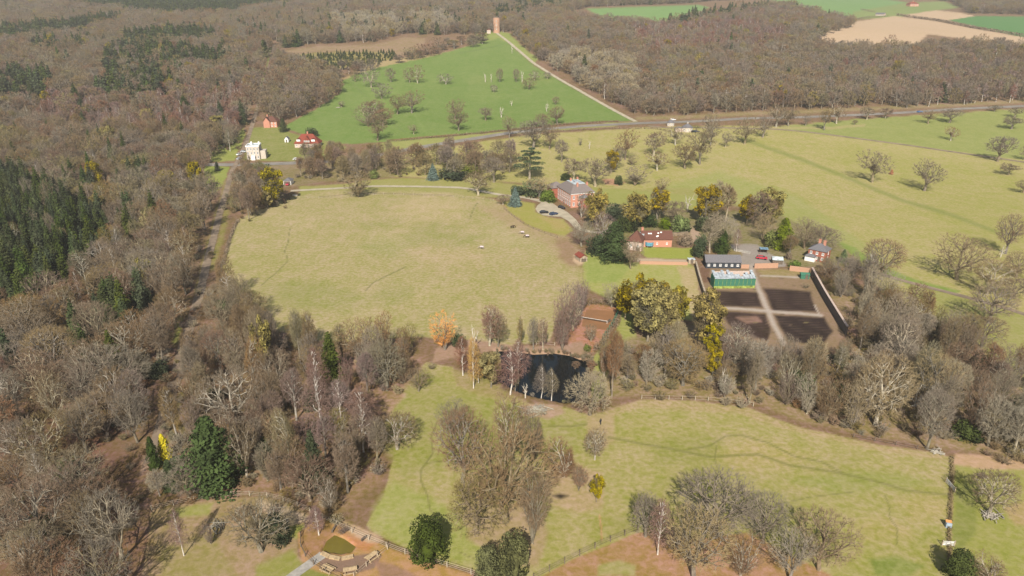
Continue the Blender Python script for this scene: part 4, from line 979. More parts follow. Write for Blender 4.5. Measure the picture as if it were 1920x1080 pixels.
for ii, it in enumerate(items):
    gk, X, Y, Z, qx, qy, sp = it
    if DL[ii] < 3+F/Y*3.2: continue
    if np.min((TXY[:, 0]-X)**2+(TXY[:, 1]-Y)**2) < 20: continue
    cap_ = 99.; ppm = F/(Y*cp+(CH-Z)*sp_)
    for x0, y0, x1, y1 in GUARD:
        if qy > y1 and x0-4*ppm < qx < x1+4*ppm: cap_ = min(cap_, (qy-y1+(y1-y0)*.35)/ppm/.92)
    if Y < 760 and gk in ('west', 'inner', 'slope', 'lane'):
        for fr in (.25, .55, .9):
            row = qy-12*ppm*fr; lx = float(np.interp(row, [84,140,262,318,448,545,650], [513,500,464,436,400,376,344]))
            if 84 < row < 560 and abs(qx-lx) < 3.6*ppm+2: cap_ = min(cap_, 3.2+rw.random())
    if cap_ < 3.5: continue
    if FIR[ii] and gk == 'west' : continue
    if not (-160 < qx < 2080 and qy < 1190): continue
    pc = 0
    for mk_, pr in CM:
        if mk_[ii]: pc = max(pc, min(.97, pr*1.2))
    k = None; tw = None; r = rw.random()
    if r < pc: k = 's'
    elif gk in ('west', 'southeast', 'inner') and r < pc+(.055 if Y > 330 else .012): k = 'Y' if gk == 'southeast' or rw.random() < .3 else 's'
    elif gk in ('north', 'far') and r < pc+.09: k = 's'
    elif gk == 'east' and r < pc+.012: k = 's'
    elif gk in ('inner', 'southeast', 'west') and Y < 430 and r < pc+(.09 if gk == 'southeast' else .05): k = 'e'
    elif r < pc+.112 and r > pc+.10: k = 'm'
    if k is None:
        for mk_, t_, pr in PM:
            if mk_[ii] and rw.random() < pr: tw = t_; break
        if tw == 'twig_purple': k = 'b' if rw.random() < .6 else 't'
        else:
            q = rw.random()
            k = 'o' if q < (.66 if gk in ('west', 'east', 'slope', 'north', 'far', 'farright') else .3) else 't' if q < .82 else 'c' if gk in ('inner', 'southeast', 'lane', 'belt') else 'o' if q < .93 else 'b'
            if gk in ('belt', 'beltthin') and k == 'o': k = 't'
            if tw is None: tw = rw.choice(['twig_brown', 'twig_grey', 'twig_brown', 'twig_grey', 'twig_olive'] if qx > 500 or qy < 560 else ['twig_brown', 'twig_grey', 'twig_brown'])
    hm = rw.uniform(11, 17.5); wm = sp*rw.uniform(1.1, 1.75) if k == 'o' else sp*rw.uniform(.75, 1.1)
    if k == 's': wm = rw.uniform(5.5, 8.5); hm = rw.uniform(13, 20)
    if k == 'Y': wm = rw.uniform(4, 6.5); hm = rw.uniform(6, 12)
    if k == 'c': hm = rw.uniform(7, 12)
    if k == 'e': hm = rw.uniform(3, 6); wm = rw.uniform(4.5, 8)
    if k == 'b': wm = rw.uniform(5, 8)
    if gk in ('inner', 'southeast') and k in 'ot' and rw.random() < .4: k = 'c'; hm = rw.uniform(10, 14); wm = rw.uniform(6, 10)
    if k == 'o' and rw.random() < .2: wm *= 1.25; hm *= 1.1
    if gk in ('northfringe',): hm *= .7
    if gk == 'west' and qy > 800: wm *= .8; 
    if qy > 820: hm *= .88
    if gk == 'southeast': hm *= .8 if qx < 1360 else .72 if (qx < 1590 and qy < 730) else 1.0
    if k == 's' and Y > 550: wm *= 1.5; hm *= 1.05
    if gk == 'firs': k = 's' if rw.random() < .97 else 'o'; tw = None if k == 's' else 'twig_grey'; wm = rw.uniform(5.5, 9); hm = rw.uniform(11, 20)
    hm = min(hm, cap_)
    kept.append((k, X, Y, Z, qx, qy, wm, hm, tw, gk))
kept.sort(key=lambda t: t[2])
limit = {'o': 110, 't': 100, 's': 240, 'b': 110, 'c': 100, 'm': 40, 'Y': 60, 'e': 70}; used = {}; rest = []
KN = {'o': 'broad bare tree', 't': 'slender bare tree', 's': 'dark pointed conifer', 'b': 'thin white-stemmed birch', 'c': 'many-stemmed bare tree', 'm': 'tree with yellow-green clumps', 'Y': 'dark green evergreen', 'e': 'dark evergreen bush'}
TWN = {'twig_brown': 'brown ', 'twig_grey': 'grey ', 'twig_olive': 'olive ', 'twig_purple': 'purplish ', 'twig_pale': 'pale '}
LM = {'near the yellow narrow conifer': (300, 850), 'near the tallest dense conifer': (410, 880), 'by the pale rail fence': (520, 930), 'near the mud pool': (640, 960), 'in the bottom left corner': (60, 1040), 'beside the woodland ride': (290, 800),
 'at the far left edge': (20, 860), 'around the large grey spreading oak': (440, 780), 'above the south meadow': (680, 800), 'beside the orange willow': (790, 660), 'at the foot of the big paddock': (620, 650), 'along the lane': (350, 640), 'near the corner of the big paddock': (430, 560),
 'near the open-crowned oak': (200, 700), 'at the left edge below the firs': (30, 620), 'near the rounded brown oak': (130, 580), 'in the heart of the firs': (60, 440), 'on the right flank of the firs': (180, 460), 'beside the lane bend': (370, 500), 'at the junction of lane and road': (400, 330),
 'right of the pond': (1170, 720), 'below the walled garden': (1450, 690), 'behind the weathered rail fence': (1320, 740), 'at the top of the south meadow': (1560, 790), 'beside the long dark garden wall': (1620, 600), 'by the east track': (1760, 640), 'behind the ditch': (1800, 830), 'at the right edge of the photo': (1910, 800),
 'left of the golden tree': (480, 380), 'near the garage': (600, 335), 'near the blue-grey conifer': (800, 330), 'in the bottom row': (200, 960), 'between the ride and the firs': (220, 620), 'low on the left': (90, 760), 'in the dense middle': (560, 760), 'west of the lane': (290, 560)}
def near(x, y): return min(LM.items(), key=lambda t: (t[1][0]-x)**2+((t[1][1]-y)*1.4)**2)[0]
# parent plantation
for it in kept:
    k, X, Y, Z, qx, qy, wm, hm, tw, gk = it
    inview = -40 < qx < 1960 and qy < 1150
    if used.get(k, 0) < limit[k] and inview:
        used[k] = used.get(k, 0)+1
        t2 = tw if k in 'otbc' else None
        nm = ('tall ' if hm > (16.5 if k == 's' else 14.2) else 'low ' if hm < (14.5 if k == 's' else 10.5) else '')+(TWN.get(t2, '') if k in 'otb' else '')+KN[k]
        place_tree(k, Vector((X, Y, Z)), wm, hm, nm+' in the '+GR[gk][0]+' '+near(qx, qy), group=KN[k].replace(' tree', '')+' trees of the '+GR[gk][0], twig='leaf_yew' if k == 'e' else t2)
    elif k == 'e': pass
    else: rest.append(it)
# beyond the nearest individuals the woods are one mass: instances of the same trees
def stuff(name, label, rows, protos):
    """protos: list of (meshes) ; rows: (proto index, x,y,z, rot, sx, sz)"""
    c = bpy.data.collections.new(name+'_kinds')
    for i, (ms, mats_) in enumerate(protos):
        vs = []; fs = []; off = 0; mi = []
        me = bpy.data.meshes.new(name)
        V = []; Fv = []; Lt = []; mi = []; off = 0
        for j, mm in enumerate(ms):
            co = np.empty(len(mm.vertices)*3, np.float32); mm.vertices.foreach_get('co', co); V.append(co.reshape(-1, 3))
            li = np.empty(len(mm.loops), np.int32); mm.loops.foreach_get('vertex_index', li); Fv.append(li+off)
            lt = np.empty(len(mm.polygons), np.int32); mm.polygons.foreach_get('loop_total', lt); Lt.append(lt); mi.append(np.full(len(lt), j, np.int32)); off += len(mm.vertices)
        V = np.concatenate(V); Fv = np.concatenate(Fv); Lt = np.concatenate(Lt); mi = np.concatenate(mi)
        me.vertices.add(len(V)); me.vertices.foreach_set('co', V.ravel()); me.loops.add(len(Fv)); me.loops.foreach_set('vertex_index', Fv)
        me.polygons.add(len(Lt)); me.polygons.foreach_set('loop_start', np.concatenate([[0], np.cumsum(Lt)[:-1]]).astype(np.int32)); me.polygons.foreach_set('loop_total', Lt)
        for m_ in mats_: me.materials.append(M[m_])
        me.polygons.foreach_set('material_index', mi); me.update(calc_edges=True)
        o = bpy.data.objects.new('%s.%03d' % (name+'_tree', i+1), me); c.objects.link(o)
    me = bpy.data.meshes.new(name); A = np.array(rows, np.float32)
    me.vertices.add(len(A)); me.vertices.foreach_set('co', A[:, 1:4].ravel())
    for an, tp, dt in (('kind_index', 'INT', A[:, 0].astype(np.int32)), ('turn', 'FLOAT', A[:, 4])):
        a_ = me.attributes.new(an, tp, 'POINT'); a_.data.foreach_set('value', dt)
    a_ = me.attributes.new('size', 'FLOAT_VECTOR', 'POINT'); a_.data.foreach_set('vector', np.stack([A[:, 5], A[:, 5], A[:, 6]], 1).ravel())
    me.update(); o = link(me, name); tag(o, label, None, None, 'stuff')
    ng = bpy.data.node_groups.new(name, 'GeometryNodeTree'); ng.interface.new_socket('Geometry', in_out='INPUT', socket_type='NodeSocketGeometry'); ng.interface.new_socket('Geometry', in_out='OUTPUT', socket_type='NodeSocketGeometry')
    N = ng.nodes; Lk = ng.links; gi = N.new('NodeGroupInput'); go = N.new('NodeGroupOutput'); ip = N.new('GeometryNodeInstanceOnPoints'); ci = N.new('GeometryNodeCollectionInfo')
    ci.inputs['Collection'].default_value = c; ci.inputs['Separate Children'].default_value = True; ci.inputs['Reset Children'].default_value = True
    def na(t, nm):
        x = N.new('GeometryNodeInputNamedAttribute'); x.data_type = t; x.inputs['Name'].default_value = nm; return x.outputs['Attribute']
    cx = N.new('ShaderNodeCombineXYZ'); Lk.new(na('FLOAT', 'turn'), cx.inputs[2])
    Lk.new(gi.outputs[0], ip.inputs['Points']); Lk.new(ci.outputs[0], ip.inputs['Instance']); ip.inputs['Pick Instance'].default_value = True
    Lk.new(na('INT', 'kind_index'), ip.inputs['Instance Index']); Lk.new(cx.outputs[0], ip.inputs['Rotation']); Lk.new(na('FLOAT_VECTOR', 'size'), ip.inputs['Scale'])
    Lk.new(ip.outputs[0], go.inputs[0]); md = o.modifiers.new('scatter', 'NODES'); md.node_group = ng; return o
pb = []; ix = {}
for kd, kl in (('oak', 'o'), ('tall', 't'), ('birch', 'b'), ('coppice', 'c')):
    for lod in (1, 2):
        for s_ in (0, 1):
            for tw in ('twig_brown', 'twig_grey', 'twig_olive', 'twig_purple', 'twig_pale'):
                if kl in 'bc' and tw == 'twig_pale' and lod == 1: continue
                ix[(kl, lod, s_, tw)] = len(pb); pb.append((bare_proto(kd, lod, s_), ('bark_birch' if kl == 'b' else 'bark', tw)))
for lod in (1, 2):
    ix[('m', lod)] = len(pb); tr, cr = bare_proto('tall', lod, 0); pb.append(((tr, cr, clump_mesh(1)), ('bark', 'twig_olive', 'leaf_ivy')))
rows = []; crow = []
for k, X, Y, Z, qx, qy, wm, hm, tw, gk in rest:
    lod = 1 if Y < 560 else 2
    if k in 'sY': crow.append((rw.randint(0, 2) if Y < 620 else 3+rw.randint(0, 1), X, Y, Z, rw.uniform(0, 6.28), wm/6.8, hm/16)); continue
    wid = {'o': 14, 't': 9.6, 'b': 7.5, 'c': 13, 'm': 10}[k]
    i = ix[('m', lod)] if k == 'm' else ix.get((k, lod, rw.randint(0, 1), tw), ix[(k, lod, 0, 'twig_brown')])
    rows.append((i, X, Y, Z, rw.uniform(0, 6.28), wm/wid, hm/16))
stuff('bare_woodland', 'leafless brown and grey woodland covering the hills', rows, pb)
stuff('conifer_woodland', 'dark green conifer blocks in the far woodland', crow, [(conifer_proto(s_), ('bark', 'leaf_spruce')) for s_ in (0, 1, 2)]+[(conifer_proto(s_, lod=1), ('bark', 'leaf_spruce')) for s_ in (0, 1)])
# brambles and brush under the near trees
br = []
for gk, X, Y, Z, qx, qy, sp in items:
    if Y > 560 or not (-200 < qx < 2100): continue
    for q in range({'inner': 4, 'southeast': 5, 'lane': 3, 'belt': 3, 'beltthin': 2}.get(gk, 2)):
        if rw.random() < .75: xx, yy = X+rw.gauss(0, 4), Y+rw.gauss(0, 4); s_ = rw.uniform(.12, .26); br.append((rw.randint(0, 7), xx, yy, float(terr(xx, yy)), rw.uniform(0, 6), s_*1.5, s_*.75))
for i in range(len(POND)):
    for q in range(7 if POND[i][1] < 690 else 1):
        a, b_ = at(*POND[i]), at(*POND[(i+1) % len(POND)]); t_ = rw.random(); c_ = a.lerp(b_, t_)+Vector((rw.gauss(0, .8), rw.gauss(0, .8), 0)); br.append((rw.randint(0, 7), c_.x, c_.y, float(terr(c_.x, c_.y))-.2, rw.uniform(0, 6), rw.uniform(.08, .16), rw.uniform(.05, .1)))
stuff('bramble_undergrowth', 'tangled brown brambles and brush under the bare trees', br, [(bare_proto('coppice', 2, s_), ('bark', tw)) for s_ in (0, 1) for tw in ('twig_brown', 'twig_pale', 'twig_olive', 'twig_brown')])
# plantation of saplings
pr_ = []
P = [(556,104),(740,98),(745,112),(700,124),(620,132),(575,130)]
W = [at(*q) for q in P]; y = min(q.y for q in W)
while y < max(q.y for q in W):
    x = min(q.x for q in W)
    while x < max(q.x for q in W):
        X, Y = x+rw.uniform(-1, 1), y+rw.uniform(-1, 1); Z = float(terr(X, Y)); a, b_ = proj(np.array([X]), np.array([Y]), np.array([Z]))
        if inpoly(a, b_, P)[0] and rw.random() < .8: pr_.append((rw.randint(0, 1), X, Y, Z, rw.uniform(0, 6), rw.uniform(.35, .6), rw.uniform(.2, .4)))
        x += 5
    y += 8
stuff('sapling_plantation', 'rows of small green conifer saplings in the clearing', pr_, [(conifer_proto(s_, lod=1), ('bark', 'leaf_spruce')) for s_ in (0, 1)])
print('TREES', len(kept), used, 'rest', len(rest))

# ------------------------------------------------------------------ BUILDINGS
def frame_ab(A, B, depth, rz=None):
    a, b_ = at(*A), at(*B); d = b_-a; L = math.hypot(d.x, d.y); r = math.atan2(d.y, d.x) if rz is None else rz
    ux = Vector((math.cos(r), math.sin(r), 0)); uy = Vector((-math.sin(r), math.cos(r), 0))
    c = a+ux*L/2+uy*depth/2; c.z = min(a.z, b_.z)-.05; return c, r, L
def roof_mb(L, D, h, kind='hip', ov=.45, top=0.0, z0=0.0, base=None):
    mb = MB(); x, y = L/2+ov, D/2+ov; z = z0
    if kind == 'hip':
        if L >= D: rx, ry = max(L/2-D/2*.95, .05), .03
        else: rx, ry = .03, max(D/2-L/2*.95, .05)
        if top: rx, ry = L/2*top, D/2*top
        V = [(-x, -y, z), (x, -y, z), (x, y, z), (-x, y, z), (-rx, -ry, z+h), (rx, -ry, z+h), (rx, ry, z+h), (-rx, ry, z+h)]
        mb.poly(V, [(0, 1, 5, 4), (1, 2, 6, 5), (2, 3, 7, 6), (3, 0, 4, 7), (4, 5, 6, 7), (3, 2, 1, 0)])
    elif kind == 'gable':                                      # ridge along x, thick slopes
        t = .12
        V = [(-x, -y, z), (x, -y, z), (x, 0, z+h), (-x, 0, z+h), (x, y, z), (-x, y, z)]; V2 = [(a, b_, c+t) for a, b_, c in V]
        mb.poly(V+V2, [(6, 7, 8, 9), (9, 8, 10, 11), (0, 3, 2, 1), (3, 5, 4, 2), (0, 1, 7, 6), (5, 11, 10, 4), (0, 6, 9, 3), (3, 9, 11, 5), (1, 2, 8, 7), (2, 4, 10, 8)])
    elif kind == 'gabley':
        t = .12
        V = [(-x, -y, z), (-x, y, z), (0, y, z+h), (0, -y, z+h), (x, y, z), (x, -y, z)]; V2 = [(a, b_, c+t) for a, b_, c in V]
        mb.poly(V+V2, [(6, 9, 8, 7), (9, 11, 10, 8), (0, 1, 2, 3), (3, 2, 4, 5), (0, 6, 7, 1), (5, 4, 10, 11), (0, 3, 9, 6), (3, 5, 11, 9), (1, 7, 8, 2), (2, 8, 10, 4)])
    return mb
def wall_mb(L, D, H, kind='hip', h=0, ov=.45):
    mb = MB(); x, y = L/2, D/2; mb.box(-x, x, -y, y, -.8, H)
    if kind == 'gable':
        hh = h*(y/(y+ov))-.06; hh = h-.1
        for s in (-1, 1): mb.poly([(s*x, -y, H), (s*x, y, H), (s*x, 0, H+h*.93), (s*(x-.25), -y, H), (s*(x-.25), y, H), (s*(x-.25), 0, H+h*.93)], [(0, 1, 2), (5, 4, 3), (0, 2, 5, 3), (1, 4, 5, 2)])
    if kind == 'gabley':
        for s in (-1, 1): mb.poly([(-x, s*y, H), (x, s*y, H), (0, s*y, H+h*.93), (-x, s*(y-.25), H), (x, s*(y-.25), H), (0, s*(y-.25), H+h*.93)], [(0, 1, 2), (5, 4, 3), (0, 2, 5, 3), (1, 4, 5, 2)])
    return mb
_win = {}
def window(parent, side, L, D, u, z, ww, hh, frame='white'):
    """a window in one wall: frame ring with sill, pane inside"""
    key = (round(ww, 2), round(hh, 2), frame)
    if key not in _win:
        m = MB(); t = .12; x = ww/2
        m.box(-x, -x+t, -.05, .03, 0, hh).box(x-t, x, -.05, .03, 0, hh).box(-x+t, x-t, -.05, .03, hh-t, hh).box(-x+t, x-t, -.05, .03, 0, t).box(-x-.08, x+.08, -.12, .03, -.1, 0).box(-.03, .03, -.045, .03, t, hh-t).box(-x+t, -.03, -.045, .03, hh/2-.03, hh/2+.03).box(.03, x-t, -.045, .03, hh/2-.03, hh/2+.03)
        p_ = MB().box(-x+t, x-t, -.02, .02, t, hh-t)
        _win[key] = (m.mesh('window', M[frame]), p_.mesh('pane', M['glass']))
    fm, pm = _win[key]; o = link(fm, 'window', parent); q = link(pm, 'pane', o)
    pos, r = {'front': ((u, -D/2, z), 0), 'back': ((-u, D/2, z), math.pi), 'left': ((-L/2, -u, z), -math.pi/2), 'right': ((L/2, u, z), math.pi/2)}[side]
    o.location = pos; o.rotation_euler = (0, 0, r); return o
def chimney(roof, x, y, z0, h, m='brick', w_=.9):
    b_ = MB().box(x-w_/2, x+w_/2, y-.35, y+.35, z0, z0+h).box(x-w_/2-.08, x+w_/2+.08, y-.43, y+.43, z0+h, z0+h+.18)
    for dx in (-w_/4, w_/4): b_.tubes([(x+dx, y, z0+h+.18)], [(x+dx, y, z0+h+.6)], [.13], [.11], 6)
    return b_.build('chimney', M[m], roof)
def house(name, label, cat, A, B, depth, H, kind, rh, wm, rm, wins=(), chims=(), ov=.45, rz=None, door=None, L=None, top=0):
    c, r, L_ = frame_ab(A, B, depth, rz); L = L or L_
    e = empty(name, c, r, label, cat); e['L'] = L
    wall_mb(L, depth, H, kind, rh).build('wall', M[wm], e)
    ro = roof_mb(L, depth, rh, kind, ov, top, H+.004).build('roof', M[rm], e)
    for side, rows, n_, ww, hh in wins:
        span = L if side in ('front', 'back') else depth
        for z in rows:
            for i in range(n_): window(e, side, L, depth, span*((i+.5)/n_-.5), z, ww, hh)
    for (x, y, z, h) in chims: chimney(ro, x*L/2, y*depth/2, H+z, h)
    if door:
        side, u = door; m = MB().box(-.5, .5, -.06, .03, 0, 2.1).build('door', M['wood_dark'], e)
        pos, rr = {'front': ((u, -depth/2, 0), 0), 'left': ((-L/2, -u, 0), -math.pi/2), 'right': ((L/2, u, 0), math.pi/2)}[side]; m.location = pos; m.rotation_euler = (0, 0, rr)
    return e, L, ro
# manor
e, L, ro = house('manor_house', 'large red brick manor house with hipped slate roof beside the gravel forecourt', 'house', (1070,390), (1113,386), 18.5, 7.6, 'hip', 3.6, 'brick', 'slate_brown',
    [('front', (1.0, 4.4), 4, 1.1, 1.9), ('left', (1.0, 4.4), 7, 1.2, 2.0), ('right', (1.0, 4.4), 5, 1.1, 1.9)], [(-.3, .25, 1.6, 3.4), (.62, -.55, .9, 3.2), (-.25, -.62, .9, 3.4), (.5, .6, 1.2, 3.2)], door=('left', 0), top=.5)
MB().box(-L*.25, L*.25, -4.6, 4.6, 11.21, 11.4).build('flat_roof', M['lead'], ro)
MB().box(-1.2, 1.2, -1.8, 1.8, 11.4, 11.9).build('skylight', M['glass_pale'], ro)
MB().box(-L/2-.2, L/2+.2, -9.45, 9.45, 7.1, 7.45).build('cornice', M['white'], e)
mb = MB().box(-L/2-3.2, -L/2+4.5, 9.3, 16.5, -.8, 6.4); mb.build('wing', M['brick_dark'], e)
w_ = roof_mb(8.2, 7.6, 2.6, 'hip', .3, 0, 6.404).build('wing_roof', M['slate_brown'], e); w_.location = (-L/2+.6, 12.9, 0)
mb = MB(); mb.tubes([(0.5, -10.4, -.5)], [(0.5, -10.4, 5.6)], [2.4], [2.4], 8); mb.build('bay', M['brick_dark'], e)
mb = MB(); mb.tubes([(0.5, -10.4, 5.6)], [(0.5, -10.4, 7.2)], [2.8], [.1], 8); mb.build('bay_roof', M['slate'], e)
for i in range(7): window(e, 'left', L, 18.5, 18.5*((i+.5)/7-.5), 3.3, 1.2, .5)
# coach house: square tower block and long range
e, L, ro = house('coach_house', 'square coach house block with brown pyramid roof and arched doorway', 'house', (1176,468), (1202,471), 6.8, 4.0, 'hip', 4.0, 'stucco', 'tile', [('front', (1.4,), 2, .8, 1.3)], [], ov=.4)
m = MB(); m.box(.8, 2.4, -3.46, -3.2, 0, 1.6); m.tubes([(1.6, -3.46, 1.6)], [(1.6, -3.2, 1.6)], [.8], [.8], 12); m.build('door', M['wood_dark'], e)
p = at(1192, 440); b_ = MB().box(-2.0, 2.0, -1.4, 1.4, 0, 5.4); o = b_.build('roof_lantern', M['lead'], e); o.location = (0.6, 5.2, 0)
e, L, ro = house('coach_range', 'long low brick range with brown tiled roof and tiny skylights beside the coach house', 'house', (1204,463), (1259,463), 7.0, 3.4, 'gable', 2.9, 'brick', 'tile', [('front', (1.2,), 3, .7, .9)], [(-.95, .1, 1.8, 2.2)])
for x, y in ((-.55, .4), (-.4, .4), (-.02, .75), (.05, .7), (.3, .25), (.1, .35)): m = MB().box(-.35, .35, -.3, .3, 0, .12).build('skylight', M['white'], ro); m.location = (x*L/2, -y*3.5, 3.4+2.9*(1-y*3.5/3.95)+.14); m.rotation_euler = (math.atan2(2.9, 3.95), 0, 0)
# black barn
e, L, ro = house('black_barn', 'long black boarded barn with a grey slate roof at the edge of the yard', 'barn', (1323,503), (1388,503.5), 5.4, 2.5, 'gable', 2.3, 'blackwood', 'slate', [('front', (1.0,), 6, .9, .9)], [], ov=.3)
MB().box(L/2+.3, L/2+3.4, -2.6, -2.35, -.4, 1.7).build('boundary_wall', M['wallbrick_sun'], e)
# glasshouse
c, r, L = frame_ab((1338,541), (1415,540), 4.5); e = empty('glasshouse', c, r, 'derelict green-fronted lean-to glasshouse with a ragged pale roof', 'greenhouse')
MB().box(-L/2, L/2, -2.25, -2.1, 1.0, 3.9).build('front', M['greenpaint'], e); MB().box(-L/2, L/2, -2.3, -2.08, -.4, 1.0).build('plinth', M['greennet'], e)
MB().box(-L/2, L/2, 2.0, 2.25, -.4, 5.2).build('back_wall', M['stucco'], e); MB().box(-L/2-.02, -L/2+.1, -2.08, 2.0, -.4, 4.4).box(L/2-.1, L/2+.02, -2.08, 2.0, -.4, 4.4).build('end_wall', M['greenpaint'], e)
bar = MB().box(-.04, .04, -2.34, -2.26, -.1, 3.95).mesh('mullion', M['greennet'])
for i in range(11): o = link(bar, 'mullion', e, (-L/2+.05+(L-.1)*i/10, 0, 0))
random.seed(5); pane = None
for i in range(14):
    x0 = -L/2+L*i/14; n_ = [4, 3, 3, 4, 2, 4, 3, 2, 2, 1, 2, 3, 2, 4][i]
    m = MB(); ya, yb = -2.5, -2.5+4.9*n_/4
    z = lambda y: 3.95+(y+2.5)/4.9*1.6
    m.poly([(x0+.04, ya, z(ya)), (x0+L/14-.04, ya, z(ya)), (x0+L/14-.04, yb, z(yb)), (x0+L/28, yb+random.uniform(-.5, .5), z(yb)), (x0+.04, yb, z(yb))]+[(x0+.04, ya, z(ya)-.05), (x0+L/14-.04, ya, z(ya)-.05), (x0+L/14-.04, yb, z(yb)-.05), (x0+.04, yb, z(yb)-.05)], [(0, 1, 2, 3, 4), (5, 8, 7, 6)])
    m.build('roof_pane', M['glass_pale'], e)
# cottage east of the yard
e, L, ro = house('brick_cottage', 'red brick cottage with grey slate hipped roof and two chimneys at the park edge', 'house', (1513,486), (1546,493), 6.2, 4.6, 'hip', 2.3, 'brick_dark', 'slate', [('front', (.9, 2.9), 3, .9, 1.1), ('right', (.9, 2.9), 1, .9, 1.1)], [(-.15, .1, 1.6, 1.9), (.4, .15, 1.4, 1.9)], ov=.35, door=('front', 1.0))
MB().box(-L/2-.4, -L/2+3.4, -5.2, -3.1, -.5, 2.1).build('porch', M['white'], e)
m = roof_mb(4.0, 2.3, 1.0, 'hip', .2, 0, 2.104).build('porch_roof', M['slate'], e); m.location = (-L/2+1.5, -4.2, 0)
# field shelter
e, L, ro = house('field_shelter', 'small orange-tiled field shelter at the muddy corner of the big paddock', 'shed', (1088,492), (1101,490), 4.6, 1.9, 'gabley', 1.1, 'wood', 'tile_red', [], [], ov=.3, rz=R(22), L=3.2)
MB().box(-1.1, 1.1, -2.36, -2.25, .1, 1.5).build('opening_shade', M['wood_dark'], e)  # solid dark panel painting the shade inside the open front
# houses by the crossroads
e, L, ro = house('pink_lodge', 'bright pink brick lodge with a front gable among the roadside gardens', 'house', (495,239), (520,239), 8.5, 4.6, 'hip', 3.6, 'brick', 'tile', [('front', (.8, 2.9), 4, .9, 1.2)], [(-.5, -.2, 2.0, 2.6)])
m = MB(); m.box(-L/2+.3, -L/2+5.2, -5.4, -4.2, -.6, 4.6); m.poly([(-L/2+.3, -5.4, 4.6), (-L/2+5.2, -5.4, 4.6), (-L/2+2.75, -5.4, 7.8), (-L/2+.3, -4.2, 4.6), (-L/2+5.2, -4.2, 4.6), (-L/2+2.75, -4.2, 7.8)], [(0, 1, 2), (5, 4, 3), (0, 2, 5, 3), (1, 4, 5, 2)]); m.build('gable', M['brick'], e)
m = roof_mb(4.9, 4.5, 3.4, 'gabley', .3, 0, 4.62).build('gable_roof', M['tile'], e); m.location = (-L/2+2.75, -3.4, 0)
e, L, ro = house('tiled_house', 'wide white-walled house under a big red tiled roof by the green field', 'house', (553,277), (598,277), 9.5, 3.0, 'hip', 6.0, 'stucco', 'tile_red', [('front', (1.0,), 6, 1.1, 1.2)], [(.0, .1, 4.6, 2.6)], ov=.5)
for x in (-5.6, 4.8):
    d = MB(); d.box(-1.3, 1.3, -1.2, 1.6, 0, 1.3); o = d.build('dormer', M['white'], ro); o.location = (x, -3.4, 4.4)
    d = roof_mb(2.8, 3.0, .9, 'gabley', .15, 0, 1.31).build('dormer_roof', M['tile_red'], ro); d.location = (x, -3.2, 4.4)
m = MB(); m.box(-1.9, 2.7, -5.2, -4.5, 2.9, 3.6); m.poly([(-2.6, -5.2, 3.6), (3.4, -5.2, 3.6), (.4, -5.2, 8.3), (-2.6, -2.0, 3.6), (3.4, -2.0, 3.6), (.4, -2.0, 8.3)], [(0, 1, 2), (0, 2, 5, 3), (1, 4, 5, 2)]); m.build('hung_gable', M['tile_red'], e)
for i in range(3): window(e, 'front', L, 10.5, -1.0+i*1.4, 4.2, 1.1, 1.0)
c, r, L = frame_ab((464,300), (488,299), 10); e = empty('cream_villa', c, r, 'tall cream flat-roofed villa at the crossroads', 'house')
MB().box(-L/2, L/2, -5, 5, -.8, 8.6).build('wall', M['cream'], e)
m = MB().box(-L/2-.2, L/2+.2, -5.2, -4.8, 8.6, 9.4).box(-L/2-.2, L/2+.2, 4.8, 5.2, 8.6, 9.4).box(-L/2-.2, -L/2+.2, -4.8, 4.8, 8.6, 9.4).box(L/2-.2, L/2+.2, -4.8, 4.8, 8.6, 9.4); m.build('parapet', M['white'], e)
MB().box(-L/2+.2, L/2-.2, -4.8, 4.8, 8.601, 8.8).build('roof', M['lead'], e); MB().box(L/2-1, L/2, 0, 1, 9.4, 11).box(-L/2+2, -L/2+3, 2, 3, 8.8, 10.8).build('chimney', M['white'], e)
MB().box(L/2+.02, L/2+3.6, -3.6, 3.4, -.8, 5.6).build('wing', M['cream'], e)
for z in (.8, 3.6, 6.2):
    for i in range(4): window(e, 'front', L, 10, L*((i+.5)/4-.5), z, 1.0, 1.7)
MB().box(-1.2, 1.2, -6.6, -5.1, 0, 3.0).build('porch', M['white'], e)
e, L, ro = house('white_summerhouse', 'tiny white gabled garden hut between the pink lodge and the tiled house', 'shed', (534,267), (541,267), 3.4, 2.4, 'gabley', 1.6, 'white', 'slate', [], [], ov=.2, door=('front', 0))
e, L, ro = house('hidden_house', 'red tiled house half hidden by the golden tree west of the paddock', 'house', (489,352), (504,354), 8.5, 3.6, 'gabley', 3.2, 'brick', 'tile_red', [('front', (.8,), 2, 1.0, 1.2), ('right', (.8,), 2, .9, 1.1)], [(.1, .2, 2.6, 2.2)])
m = MB().box(-.7, .7, 0, .12, 0, 1.0).build('roof_window', M['white'], ro); m.location = (1.3, -1.5, 4.9); m.rotation_euler = (0, R(35), 0)
e, L, ro = house('garage', 'open-fronted grey garage with a red car in it beside the golden tree', 'garage', (532,347), (546,347), 5.5, 2.5, 'hip', 1.4, 'white', 'slate', [], [], ov=.3)
MB().box(-1.9, 1.9, -2.85, -2.76, 0, 2.2).build('opening_shade', M['wood_dark'], e)  # dark sheet over the wall stands in for the unlit garage interior
